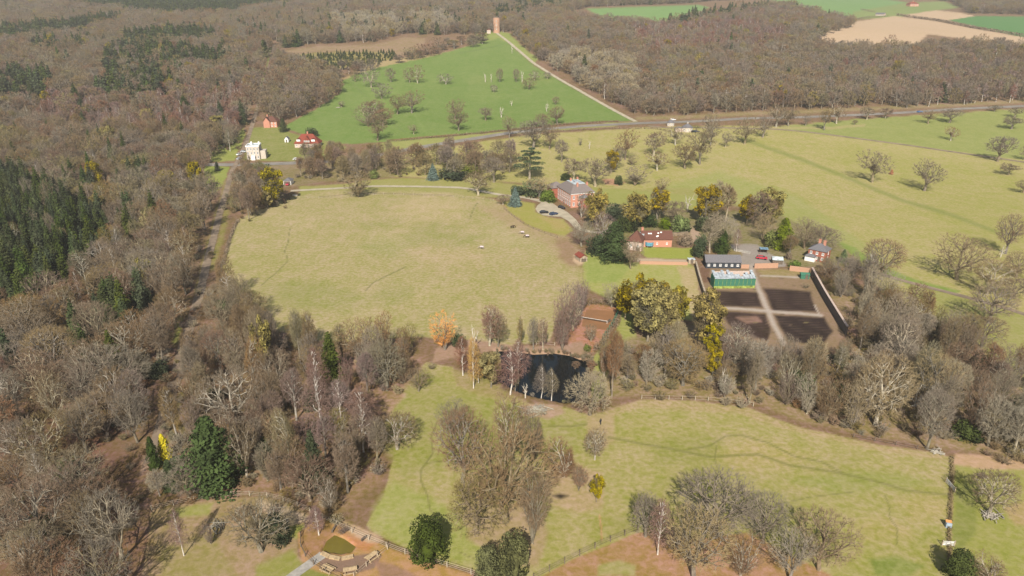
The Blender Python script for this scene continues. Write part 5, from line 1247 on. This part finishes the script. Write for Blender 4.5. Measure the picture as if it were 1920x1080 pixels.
# twin lodges on the main road
def octagon(name, label, px, rad, H, rh, wing=None):
    p = at(*px); e = empty(name, p, R(22.5), label, 'lodge'); m = MB(); m.tubes([(0, 0, -.6)], [(0, 0, H)], [rad], [rad], 8); m.build('wall', M['cream'], e)
    m = MB(); m.tubes([(0, 0, H)], [(0, 0, H+rh)], [rad+.45], [.05], 8); ro = m.build('roof', M['slate'], e)
    MB().box(-.4, .4, -.4, .4, H+rh-1.0, H+rh+.8).build('chimney', M['cream'], ro)
    for k in range(8):
        a = k*math.pi/4+math.pi/8; w_ = window(e, 'front', 1, 0, 0, 1.0, .9, 1.3); rr = rad*math.cos(math.pi/8); w_.location = (rr*math.cos(a), rr*math.sin(a), 1.0); w_.rotation_euler = (0, 0, a+math.pi/2)
    if wing:
        x0, x1 = wing; MB().box(x0, x1, -2.2, 2.2, -.6, 2.6).build('wing', M['stucco'], e).rotation_euler = (0, 0, -R(22.5)); o = roof_mb(abs(x1-x0), 4.4, 1.0, 'hip', .2, 0, 2.604).build('wing_roof', M['slate'], e); o.rotation_euler = (0, 0, -R(22.5)); o.location = ((x0+x1)/2*math.cos(-R(22.5)), (x0+x1)/2*math.sin(-R(22.5)), 0)
octagon('round_lodge', 'larger round white lodge with a conical grey roof south of the main road', (1288,246), 4.2, 3.2, 3.0, (-9.5, -3.8))
octagon('gate_lodge', 'smaller grey-roofed gate lodge touching the main road', (1257,236), 2.9, 2.8, 2.4)
# tower on the hill, far roofs
p = at(931, 61); e = empty('brick_tower', p, .3, 'tall round red brick tower at the top of the hill track', 'tower')
m = MB(); m.tubes([(0, 0, -1)], [(0, 0, 20)], [5.0], [4.8], 24); m.build('wall', M['wallbrick_sun'], e); m = MB(); m.tubes([(0, 0, 20)], [(0, 0, 20.7)], [5.2], [5.2], 24); m.poly([(5.2*math.cos(a*math.pi/12), 5.2*math.sin(a*math.pi/12), 20.7) for a in range(24)], [list(range(24))]); m.build('roof', M['slate_brown'], e)
for k in range(3):
    w_ = window(e, 'front', 1, 0, 0, 4+k*5, 1.0, 2.2); a = -math.pi/2-.3; w_.location = (5.0*math.cos(a), 5.0*math.sin(a), 4+k*5); w_.rotation_euler = (0, 0, a+math.pi/2)
house('pump_house', 'low pink outbuilding at the foot of the brick tower', 'house', (913,63), (920,63), 5, 5, 'hip', 1.6, 'stucco', 'tile', [('front', (1.5,), 2, 1.0, 1.5)])
e, L, ro = house('white_pavilion', 'long low white-roofed shed among the trees right of the brick tower', 'shed', (970,68), (996,66), 14, 2.6, 'gable', 2.4, 'cream', 'glass_pale', [('front', (.8,), 8, 1.2, 1.2)])
house('farm_shed', 'dark-roofed farm shed beside a hedge at the far ploughed field', 'barn', (1641,29), (1657,30), 10, 3, 'gable', 2.4, 'stucco', 'slate', [('front', (1,), 4, 1.2, 1.2)])
house('farmhouse', 'distant red-roofed farmhouse on the right skyline', 'house', (1706,12), (1722,12), 12, 5, 'hip', 4, 'brick', 'tile_red', [('front', (1, 3.4), 4, 1.2, 1.3)], [(0, 0, 2.5, 3)])
# yard things
e, L, ro = house('yard_shed', 'small dark shed with a pale felt roof beside the red car of the yard', 'shed', (1448,495), (1467,496), 3, 1.8, 'gable', .9, 'wood_dark', 'lead', [], [], ov=.2, door=('front', 0))
c, r, L = frame_ab((1424,476), (1440,477), 2.6); e = empty('carport', c, r, 'low blue-roofed carport at the top of the yard', 'carport')
MB().box(-L/2, L/2, -1.3, 1.3, 2.1, 2.25).build('roof', M['bluecover'], e); ps = MB().box(-.06, .06, -.06, .06, -.3, 2.1).mesh('post', M['wood_dark'])
for x in (-L/2+.1, L/2-.1):
    for y in (-1.2, 1.2): link(ps, 'post', e, (x, y, 0))
MB().box(-L/2, L/2, 1.3, 1.4, -.3, 2.1).build('back_panel', M['wood_dark'], e)
e, L, ro = house('green_shed', 'small green boarded shed in the top corner of the walled garden', 'shed', (1501,523), (1517,524), 2.4, 1.7, 'gable', .6, 'greenpaint', 'greenpaint', [], [], ov=.15, door=('front', .6))
e, L, ro = house('pump_hut', 'grey flat hut at the end of the long garden wall', 'shed', (1291,494), (1303,494), 2.2, 1.7, 'hip', .4, 'wood', 'lead', [], [], ov=.15, door=('front', 0))
p = at(1217, 463); e = empty('trampoline', p, 0, 'round blue netted trampoline on the coach house lawn', 'trampoline')
m = MB(); m.tubes([(0, 0, .8)], [(0, 0, .9)], [1.8], [1.8], 20); m.poly([(1.8*math.cos(a*math.pi/10), 1.8*math.sin(a*math.pi/10), .9) for a in range(20)], [list(range(20))]); m.build('mat', M['wood_dark'], e)
m = MB(); m.tubes([(0, 0, .91)], [(0, 0, 2.5)], [1.75], [1.75], 20); m.build('net', M['trampoline'], e)
ps = MB().tubes([(0, 0, -.1)], [(0, 0, 2.6)], [.04], [.04], 5).mesh('pole', M['lead'])
for a in range(6): link(ps, 'pole', e, (1.82*math.cos(a*1.047), 1.82*math.sin(a*1.047), 0))
# walls
def wall_line(name, label, P, h, t, m, cope=None, cat='wall'):
    c = dense(P, 4.0); mb = MB(); V = []
    for i, p in enumerate(c):
        d = c[min(i+1, len(c)-1)]-c[max(i-1, 0)]; nn = Vector((-d.y, d.x, 0)).normalized()*t/2
        for q, z in ((p-nn, -.5), (p+nn, -.5), (p+nn, h), (p-nn, h)): V.append((q.x, q.y, q.z+z))
    fs = []
    for i in range(len(c)-1):
        a, b_ = i*4, i*4+4
        for k in range(4): fs.append((a+k, b_+k, b_+(k+1) % 4, a+(k+1) % 4))
    n_ = len(c)*4; mb.add(V, fs); mb.poly([V[0], V[1], V[2], V[3]], [(0, 1, 2, 3)]); mb.poly(V[-4:], [(3, 2, 1, 0)])
    o = mb.build(name, M[m]); tag(o, label, cat)
    if cope:
        V2 = []
        for i, p in enumerate(c):
            d = c[min(i+1, len(c)-1)]-c[max(i-1, 0)]; nn = Vector((-d.y, d.x, 0)).normalized()*(t/2+.1)
            for q, z in ((p-nn, h+.003), (p+nn, h+.003), (p+nn, h+.14), (p-nn, h+.14)): V2.append((q.x, q.y, q.z+z))
        MB().add(V2, fs).build('coping', M[cope], o)
    return o
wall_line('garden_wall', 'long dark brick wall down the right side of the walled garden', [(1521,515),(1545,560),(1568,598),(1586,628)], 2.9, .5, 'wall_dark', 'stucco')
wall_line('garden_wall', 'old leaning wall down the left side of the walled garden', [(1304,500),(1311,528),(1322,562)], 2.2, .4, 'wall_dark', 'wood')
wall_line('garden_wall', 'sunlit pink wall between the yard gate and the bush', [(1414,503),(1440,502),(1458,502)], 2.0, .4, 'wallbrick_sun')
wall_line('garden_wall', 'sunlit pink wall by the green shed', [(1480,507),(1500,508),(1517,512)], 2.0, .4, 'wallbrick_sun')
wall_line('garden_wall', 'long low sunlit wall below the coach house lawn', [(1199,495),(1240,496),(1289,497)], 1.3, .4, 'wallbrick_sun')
wall_line('raised_bed', 'pale low wall of the raised bed in the yard', [(1376,470),(1392,472),(1407,476)], .9, .6, 'flag', cat='raised bed')
wall_line('gravel_hedge', 'brown clipped hedge curving behind the coach range', [(1258,442),(1275,444),(1290,440)], 1.4, 1.4, 'leaf_hedge', cat='hedge')
# hedges of the far fields: rough rows of leafless twigs
def hedge(label, P, h, t, m='leaf_hedge', dens=14):
    c = dense(P, 2.0); c = np.array([tuple(q) for q in c]); rg = np.random.default_rng(len(c)); n_ = int(min(16000, len(c)*dens*(4 if len(c) < 60 else 1)))
    i = rg.integers(0, len(c)-1, n_); f = rg.uniform(0, 1, (n_, 1)); Pp = c[i]*(1-f)+c[i+1]*f; Pp[:, :2] += rg.normal(size=(n_, 2))*t*.28; Pp[:, 2] += h*rg.uniform(0, 1, n_)**.7
    V, Fq = leaf_cloud(Pp, rg.normal(size=(n_, 3)), min(.24, t*.2) if len(c) < 60 else t*.25, rg); return tag(link(fast_mesh('hedge', V, Fq, [M[m]]), 'hedge'), label, 'hedge')
hedge('long dark hedge between the ploughed field and the green far field', [(1681,29),(1760,40),(1840,56),(1920,69),(2100,100)], 3.6, 3.6)
hedge('short dark hedge above the far farm shed', [(1614,19),(1640,24)], 3.2, 4)
hedge('brown hedge along the top of the ploughed field', [(1590,38),(1630,33),(1665,31)], 2.4, 2.5)
hedge('low brown hedge along the bottom of the green field', [(730,267),(800,260),(860,254),(950,245),(1050,234),(1160,229)], 1.5, 1.6)
hedge('brown hedge south of the main road beside the park', [(1000,251),(1060,246),(1130,242),(1230,242),(1300,258)], 1.3, 1.6)
hedge('dark hedge bank along the west side of the big paddock', [(447,413),(440,425),(432,447),(425,470),(418,498)], 1.0, 1.3)
hedge('green clipped hedge in front of the round white lodge', [(1298,240),(1314,241)], 1.6, 2, 'leaf_shrub')
hedge('brown hedge round the bottom of the clay court', [(1160,600),(1150,622),(1135,645),(1112,660)], 2.0, 2.2)
hedge('brown hedge along the top of the clay court', [(1096,574),(1130,570),(1158,574)], 2.4, 1.6)
hedge('long scrubby hedge along the ditch of the south meadow', [(1785,858),(1784,895),(1783,925),(1781,960),(1780,1000),(1779,1060)], .6, .8, 'twig_dark', dens=16)

# ------------------------------------------------------------------ FENCES
def fence(label, P, h=1.25, step=3.0, rails=3, m='wood_pale', maxposts=95, thick=.03, name='rail_fence'):
    c = dense(P, step); e = empty(name, c[0], 0, label, 'fence'); o0 = c[0]; mb = MB()
    for i in range(len(c)-1):
        for k in range(rails):
            z = h*(.3+.68*k/max(1, rails-1)) if rails > 1 else h*.9
            a = c[i]-o0+Vector((0, 0, z)); b_ = c[i+1]-o0+Vector((0, 0, z)); mb.tubes([a], [b_], [thick], [thick], 4)
    mb.build('rails', M[m], e); ps = MB().box(-.08, .08, -.08, .08, -.4, h+.1).mesh('post', M[m])
    for p in c[:maxposts]: link(ps, 'post', e, p-o0)
    return e
fence('long pale post and rail fence curving past the holly at the bottom of the meadow', [(285,957),(330,944),(400,933),(470,927),(500,928),(540,938),(580,960),(630,986),(690,1013),(760,1041),(830,1061),(890,1077),(930,1092)], 1.2, 3.2, 3)
fence('dark diagonal post and rail fence at the bottom centre', [(1000,1088),(1060,1055),(1110,1030),(1150,1012),(1196,995)], 1.3, 2.6, 3, 'wood_dark')
fence('dark curved railing round the west side of the mud pool', [(588,970),(566,986),(556,1006),(558,1026),(568,1046),(584,1062),(604,1074),(640,1086)], 1.1, 2.2, 3, 'wood_dark')
fence('short railing behind the picnic tables', [(664,1082),(690,1057),(727,1030)], 1.0, 2.2, 2, 'wood')
fence('weathered rail fence along the top edge of the south meadow', [(1203,748),(1280,750),(1350,752),(1412,762)], 1.2, 3, 2)
fence('low rail fence between the big paddock and the pond', [(930,640),(975,646),(1040,648)], 1.1, 4, 2)
fence('thin fence between the big paddock and the manor drive', [(556,372),(640,371),(720,364),(850,369),(925,377)], 1.1, 5, 2, thick=.04)
fence('iron park fence below the manor lawn', [(945,392),(980,420),(1010,434),(1045,446)], 1.0, 4, 2, 'wood_dark', thick=.04)
fence('tall green wire fence along the east side of the clay court', [(1160,576),(1159,590),(1152,606),(1142,624),(1130,640)], 2.6, 2.2, 5, 'greenpaint', thick=.02, name='wire_fence')
fence('rough timber rails along the bottom of the garden wood', [(1600,820),(1680,834),(1760,850)], 1.0, 3.5, 2, 'wood_dark', thick=.05)
# tennis net
a, b_ = at(1091, 599), at(1138, 607); e = empty('tennis_net', a, 0, 'white-topped tennis net across the clay court', 'net'); d = b_-a
MB().tubes([(0, 0, .95)], [d+Vector((0, 0, .95))], [.045], [.045], 4).build('tape', M['white'], e)
nn = Vector((-d.y, d.x, 0)).normalized()*.02; MB().poly([Vector((0, 0, .6))-nn, d+Vector((0, 0, .6))-nn, d+Vector((0, 0, .9))-nn, Vector((0, 0, .9))-nn, Vector((0, 0, .6))+nn, d+Vector((0, 0, .6))+nn, d+Vector((0, 0, .9))+nn, Vector((0, 0, .9))+nn], [(0, 1, 2, 3), (7, 6, 5, 4), (3, 2, 6, 7)]).build('mesh_panel', M['wood_dark'], e)
ps = MB().tubes([(0, 0, -.1)], [(0, 0, 1.1)], [.06], [.06], 6).mesh('post', M['white']); link(ps, 'post', e, (0, 0, 0)); link(ps, 'post', e, d)
p = at(1143, 604); e = empty('court_bench', p, .9, 'small dark bench beside the wire fence of the clay court', 'bench')
MB().box(-.9, .9, -.25, .25, .42, .5).build('seat', M['wood_dark'], e); MB().box(-.9, .9, .22, .28, .55, 1.0).build('backrest', M['wood_dark'], e)
lg = MB().box(-.04, .04, -.22, .28, -.05, .42).mesh('leg', M['wood_dark']); link(lg, 'leg', e, (-.8, 0, 0)); link(lg, 'leg', e, (.8, 0, 0))
# picnic tables
def picnic(px, rz, label):
    e = empty('picnic_table', at(*px), rz, label, 'picnic table', 'picnic tables by the mud pool')
    m = MB()
    for k in range(5): m.box(-1.25, 1.25, -.42+k*.17, -.27+k*.17, .72, .77)
    m.build('tabletop', M['wood_new'], e)
    for s in (-1, 1): MB().box(-1.25, 1.25, s*.78-.14, s*.78+.14, .42, .47).build('seat', M['wood_new'], e)
    for x in (-.9, .9):
        m = MB(); m.tubes([(x, -.85, 0), (x, .85, 0), (x, -.8, .39)], [(x, -.3, .7), (x, .3, .7), (x, .8, .39)], [.06]*3, [.06]*3, 4); m.build('leg', M['wood_new'], e)
picnic((615,1070), R(-28), 'left picnic table nearest the grey path'); picnic((657,1073), R(14), 'middle picnic table below the mud pool'); picnic((698,1047), R(48), 'right picnic table against the railing')
# curved timber deck at the pool edge
c = [at(606, 1035), at(620, 1042), at(640, 1046), at(662, 1041)]; mb = MB()
for i in range(3):
    a, b_ = c[i], c[i+1]; d = (b_-a).normalized(); nn = Vector((d.y, -d.x, 0)) * .8; mb.poly([a, b_, b_+nn, a+nn]+[q+Vector((0, 0, .3)) for q in (a, b_, b_+nn, a+nn)], [(4, 5, 6, 7) if nn.y > 0 else (7, 6, 5, 4), (0, 1, 5, 4), (1, 2, 6, 5), (2, 3, 7, 6), (3, 0, 4, 7)])
tag(mb.build('viewing_deck', M['wood_new']), 'curved timber platform along the near edge of the mud pool', 'deck')
c = [at(584,990), at(604, 978)]
for lab, A_, B_ in (('short wooden revetment above the mud pool', (623,999), (632,983)), ('short wooden revetment right of the mud pool', (678,1015), (686,1008))):
    wall_line('revetment', lab, [A_, B_], .5, .35, 'wood_dark', cat='revetment')

# ------------------------------------------------------------------ VEHICLES
def car_protos():
    prof = [(-2.2, .35), (-2.2, .78), (-1.95, .95), (-1.1, 1.0), (1.0, 1.02), (1.9, .92), (2.2, .72), (2.22, .35)]
    m = MB(); n_ = len(prof); V = [(x, -.88, z) for x, z in prof]+[(x, .88, z) for x, z in prof]
    m.poly(V, [list(range(n_))[::-1], list(range(n_, 2*n_))]+[(i, (i+1) % n_, n_+(i+1) % n_, n_+i) for i in range(n_)])
    m.poly([(-1.5, -.62, 1.44), (.35, -.62, 1.44), (.35, .62, 1.44), (-1.5, .62, 1.44), (-1.5, -.62, 1.38), (.35, -.62, 1.38), (.35, .62, 1.38), (-1.5, .62, 1.38)], [(0, 1, 2, 3), (7, 6, 5, 4), (0, 4, 5, 1), (1, 5, 6, 2), (2, 6, 7, 3), (3, 7, 4, 0)])
    g = MB(); g.poly([(-2.0, -.8, 1.0), (1.1, -.8, 1.02), (1.1, .8, 1.02), (-2.0, .8, 1.0), (-1.5, -.6, 1.38), (.35, -.6, 1.38), (.35, .6, 1.38), (-1.5, .6, 1.38)], [(0, 1, 5, 4), (1, 2, 6, 5), (2, 3, 7, 6), (3, 0, 4, 7)])
    wz = MB(); wz.tubes([(0, -.1, 0)], [(0, .1, 0)], [.33], [.33], 14); wz.poly([(.33*math.cos(a*math.pi/7), -.1, .33*math.sin(a*math.pi/7)) for a in range(14)], [list(range(14))]); wz.poly([(.33*math.cos(a*math.pi/7), .1, .33*math.sin(a*math.pi/7)) for a in range(14)], [list(range(14))[::-1]])
    hl = MB().box(-.03, .03, -.18, .18, -.07, .07)
    return m.mesh('car_body', M['black']), g.mesh('car_windows', M['carglass']), wz.mesh('wheel', M['tyre']), hl.mesh('headlight', M['glass_pale'])
cb, cg, cw, ch = car_protos()
def car(px, rz, col, label, z=.12):
    e = empty('parked_car', at(px[0], px[1], z), rz, label, 'car'); o = link(cb, 'body', e); setmat(o, col); link(cg, 'windows', e)
    for x in (-1.35, 1.4):
        for y in (-.82, .82): link(cw, 'wheel', e, (x, y, .33))
    for y in (-.6, .6): link(ch, 'headlight', e, (2.21, y, .68))
car((1020,400), R(8), 'black', 'black car at the left end of the forecourt'); car((1038,403), R(28), 'blue', 'dark blue car in the middle of the forecourt'); car((1053,391), R(-55), 'black', 'black car parked against the manor front')
car((1724,211), R(5), 'blueroad', 'bright blue car driving on the main road'); car((1262,226), R(3), 'carwhite', 'white car on the main road beyond the gate lodge')
car((449,291), R(70), 'carwhite', 'white car on the forecourt of the cream villa'); car((449,299), R(75), 'silver', 'silver car at the crossroads beside the cream villa'); car((457,286), R(10), 'silver', 'silver car tucked against the cream villa')
car((1301,248), R(15), 'black', 'black car nearest the round white lodge'); car((1306,248), R(10), 'blue', 'dark car second from the round white lodge')
car((540,347), R(-88), 'red', 'dark red car in front of the open garage'); car((1428,486), R(-20), 'red', 'bright red car parked in the yard'); car((556,300), R(5), 'carwhite', 'white van-like car on the road below the tiled house')

# ------------------------------------------------------------------ PEOPLE AND HORSES (skinned skeletons)
def skinned(name, V, E, Rd, mats_, sub=1, parent=None):
    me = bpy.data.meshes.new(name); me.from_pydata(V, E, []); o = bpy.data.objects.new(name, me); COL.objects.link(o)
    if parent: o.parent = parent
    s = o.modifiers.new('skin', 'SKIN'); s.use_smooth_shade = True
    for i, r_ in enumerate(Rd): me.skin_vertices[0].data[i].radius = (r_, r_)
    me.skin_vertices[0].data[0].use_root = True
    u = o.modifiers.new('sub', 'SUBSURF'); u.levels = u.render_levels = sub; me.materials.append(mats_); return o
def person(px, rz, label):
    e = empty('person', at(*px), rz, label, 'person')
    V = [(0, 0, .95), (0, 0, 1.2), (0, 0, 1.42), (0, 0, 1.52), (0, .02, 1.66), (.09, 0, .9), (.1, .06, .5), (.1, -.02, .08), (-.09, 0, .9), (-.1, -.08, .5), (-.1, -.2, .1), (.2, 0, 1.4), (.27, .02, 1.1), (.25, .14, .88), (-.2, 0, 1.4), (-.27, -.02, 1.1), (-.25, -.1, .86), (.1, .14, .04), (-.1, -.04, .04)]
    E = [(0, 1), (1, 2), (2, 3), (3, 4), (0, 5), (5, 6), (6, 7), (0, 8), (8, 9), (9, 10), (2, 11), (11, 12), (12, 13), (2, 14), (14, 15), (15, 16), (7, 17), (10, 18)]
    skinned('body', V, E, [.15, .14, .16, .06, .11, .09, .07, .05, .09, .07, .05, .07, .05, .04, .07, .05, .04, .04, .04], M['cloth_dark'], 1, e)
    m = MB(); m.tubes([(0, .02, 1.6), (0, .02, 1.7)], [(0, .02, 1.7), (0, .01, 1.79)], [.105, .115], [.115, .05], 8); m.build('hair', M['hair'], e)
person((1126,796), .4, 'person in dark clothes walking by the gap in the south meadow')
def horse(px, rz, coat, rug, label):
    e = empty('horse', at(*px), rz, label, 'horse', 'horses grazing in the big paddock')
    V = [(-.7, 0, 1.15), (-.2, 0, 1.1), (.35, 0, 1.12), (.75, 0, 1.25), (1.1, 0, 1.15), (1.38, 0, .8), (1.5, 0, .52), (1.62, 0, .3)]
    E = [(i, i+1) for i in range(7)]; Rd = [.3, .33, .33, .25, .17, .14, .13, .08]
    def leg(b_, pts, rr):
        p = b_
        for q, r_ in zip(pts, rr): V.append(q); E.append((p, len(V)-1)); Rd.append(r_); p = len(V)-1
    for s in (-1, 1):
        leg(0, [(-.75, s*.17, .85), (-.62, s*.18, .62), (-.82, s*.18, .4), (-.76, s*.18, .05)], [.17, .1, .065, .06]); leg(2, [(.5, s*.16, .8), (.52, s*.17, .42), (.5, s*.17, .05)], [.13, .07, .06])
    leg(0, [(-1.0, 0, 1.1), (-1.12, 0, .75), (-1.1, 0, .45)], [.06, .07, .03])
    skinned('body', V, E, Rd, M[coat], 1, e)
    if rug:
        m = MB(); rings = []
        for x, rr in ((-.95, .36), (-.5, .4), (0, .41), (.45, .4), (.62, .34)): rings.append([(x, rr*math.sin(a), 1.12+rr*math.cos(a)) for a in np.linspace(-1.9, 1.9, 12)])
        for i in range(4): m.poly(rings[i]+rings[i+1], [(j, j+1, 12+j+1, 12+j) for j in range(11)])
        m.build('rug', M['rug'], e, smooth=True)
horse((961,428), R(15), 'horse_dark', False, 'dark brown horse without a rug, topmost in the big paddock'); horse((979,439), R(175), 'horse_grey', True, 'pale horse wearing a pinkish rug in the big paddock')
horse((988,446), R(185), 'horse_dark', True, 'dark horse wearing a pale rug, nearest the iron park fence'); horse((903,467), R(170), 'horse_grey', True, 'pale horse grazing alone in the middle of the big paddock')
# small things along the ditch and meadow
p = at(1777, 988); e = empty('water_trough_hut', p, R(-15), 'small orange and blue-grey box hut beside the ditch', 'hut')
MB().box(-.5, .5, -.4, .4, 0, 1.1).build('body', M['bluegrey'], e); MB().poly([(-.55, -.1, 1.11), (.55, -.1, 1.11), (.55, .45, 1.4), (-.55, .45, 1.4), (-.55, .45, 1.11), (.55, .45, 1.11)], [(0, 1, 2, 3), (4, 5, 1, 0), (3, 2, 5, 4), (0, 3, 4), (1, 5, 2)]).build('roof', M['orange_plastic'], e)
def gate(px, rz, label, w_=3.2):
    e = empty('field_gate', at(*px), rz, label, 'gate'); m = MB()
    for k in range(4): m.box(-w_/2, w_/2, -.03, .03, .25+k*.28, .33+k*.28)
    m.tubes([(-w_/2, 0, .3)], [(w_/2, 0, 1.1)], [.035], [.035], 4); m.build('bars', M['white'], e); ps = MB().box(-.08, .08, -.08, .08, -.3, 1.4).mesh('post', M['wood']); link(ps, 'post', e, (-w_/2-.1, 0, 0)); link(ps, 'post', e, (w_/2+.1, 0, 0))
gate((1781,914), R(88), 'white field gate in the ditch hedge'); gate((553,368), R(10), 'small gate at the corner of the big paddock', 2.4); gate((1777,1024), R(-5), 'low white gate near the bottom of the ditch', 2)
# felled timber on the pond bank and a root plate under the thorn
def log_pile(px, n_, r_, label, m='bark_pale'):
    rg = random.Random(n_); mb = MB(); 
    for i in range(n_):
        a = rg.uniform(0, 3.14); x, y = rg.gauss(0, r_*.4), rg.gauss(0, r_*.3); l_ = rg.uniform(.5, 1.6); mb.tubes([(x-math.cos(a)*l_, y-math.sin(a)*l_, .12+rg.uniform(0, .4))], [(x+math.cos(a)*l_, y+math.sin(a)*l_, .12+rg.uniform(0, .5))], [rg.uniform(.06, .16)], [.05], 5)
    tag(mb.build('log_pile', M[m], None, at(*px)), label, 'log pile')
log_pile((1008,770), 60, 4.0, 'spread of pale felled branches on the south bank of the pond'); log_pile((1017,776), 14, 1.4, 'small dark heap of logs below the felled branches', 'bark'); log_pile((1857,968), 30, 2.4, 'broken pale limbs round the foot of the leaning thorn'); log_pile((635,202), 20, 3, 'dead branches lying on the left of the green field')
log_pile((1840,893), 18, 1.0, 'dark stump in the grass above the leaning thorn', 'wood_dark'); log_pile((1757,848), 20, 1.6, 'pale broken stump at the corner of the south meadow'); log_pile((405,985), 26, 3, 'scattered dead sticks in the bottom left enclosure', 'bark')

# ------------------------------------------------------------------ AIR
hz = MB().box(-4200, 4200, -400, 5200, -6, 300).build('haze', None); hz.data.materials.clear()
hm_ = bpy.data.materials.new('thin_air'); hm_.use_nodes = True; n = hm_.node_tree.nodes; n.remove(n['Principled BSDF'])
pv = n.new('ShaderNodeVolumePrincipled'); pv.inputs['Density'].default_value = HAZE; pv.inputs['Color'].default_value = (1, .96, .90, 1); pv.inputs['Anisotropy'].default_value = .2
hm_.node_tree.links.new(pv.outputs[0], n['Material Output'].inputs['Volume']); hz.data.materials.append(hm_); tag(hz, 'pale blue air between the near trees and the far woods', None, None, 'stuff')
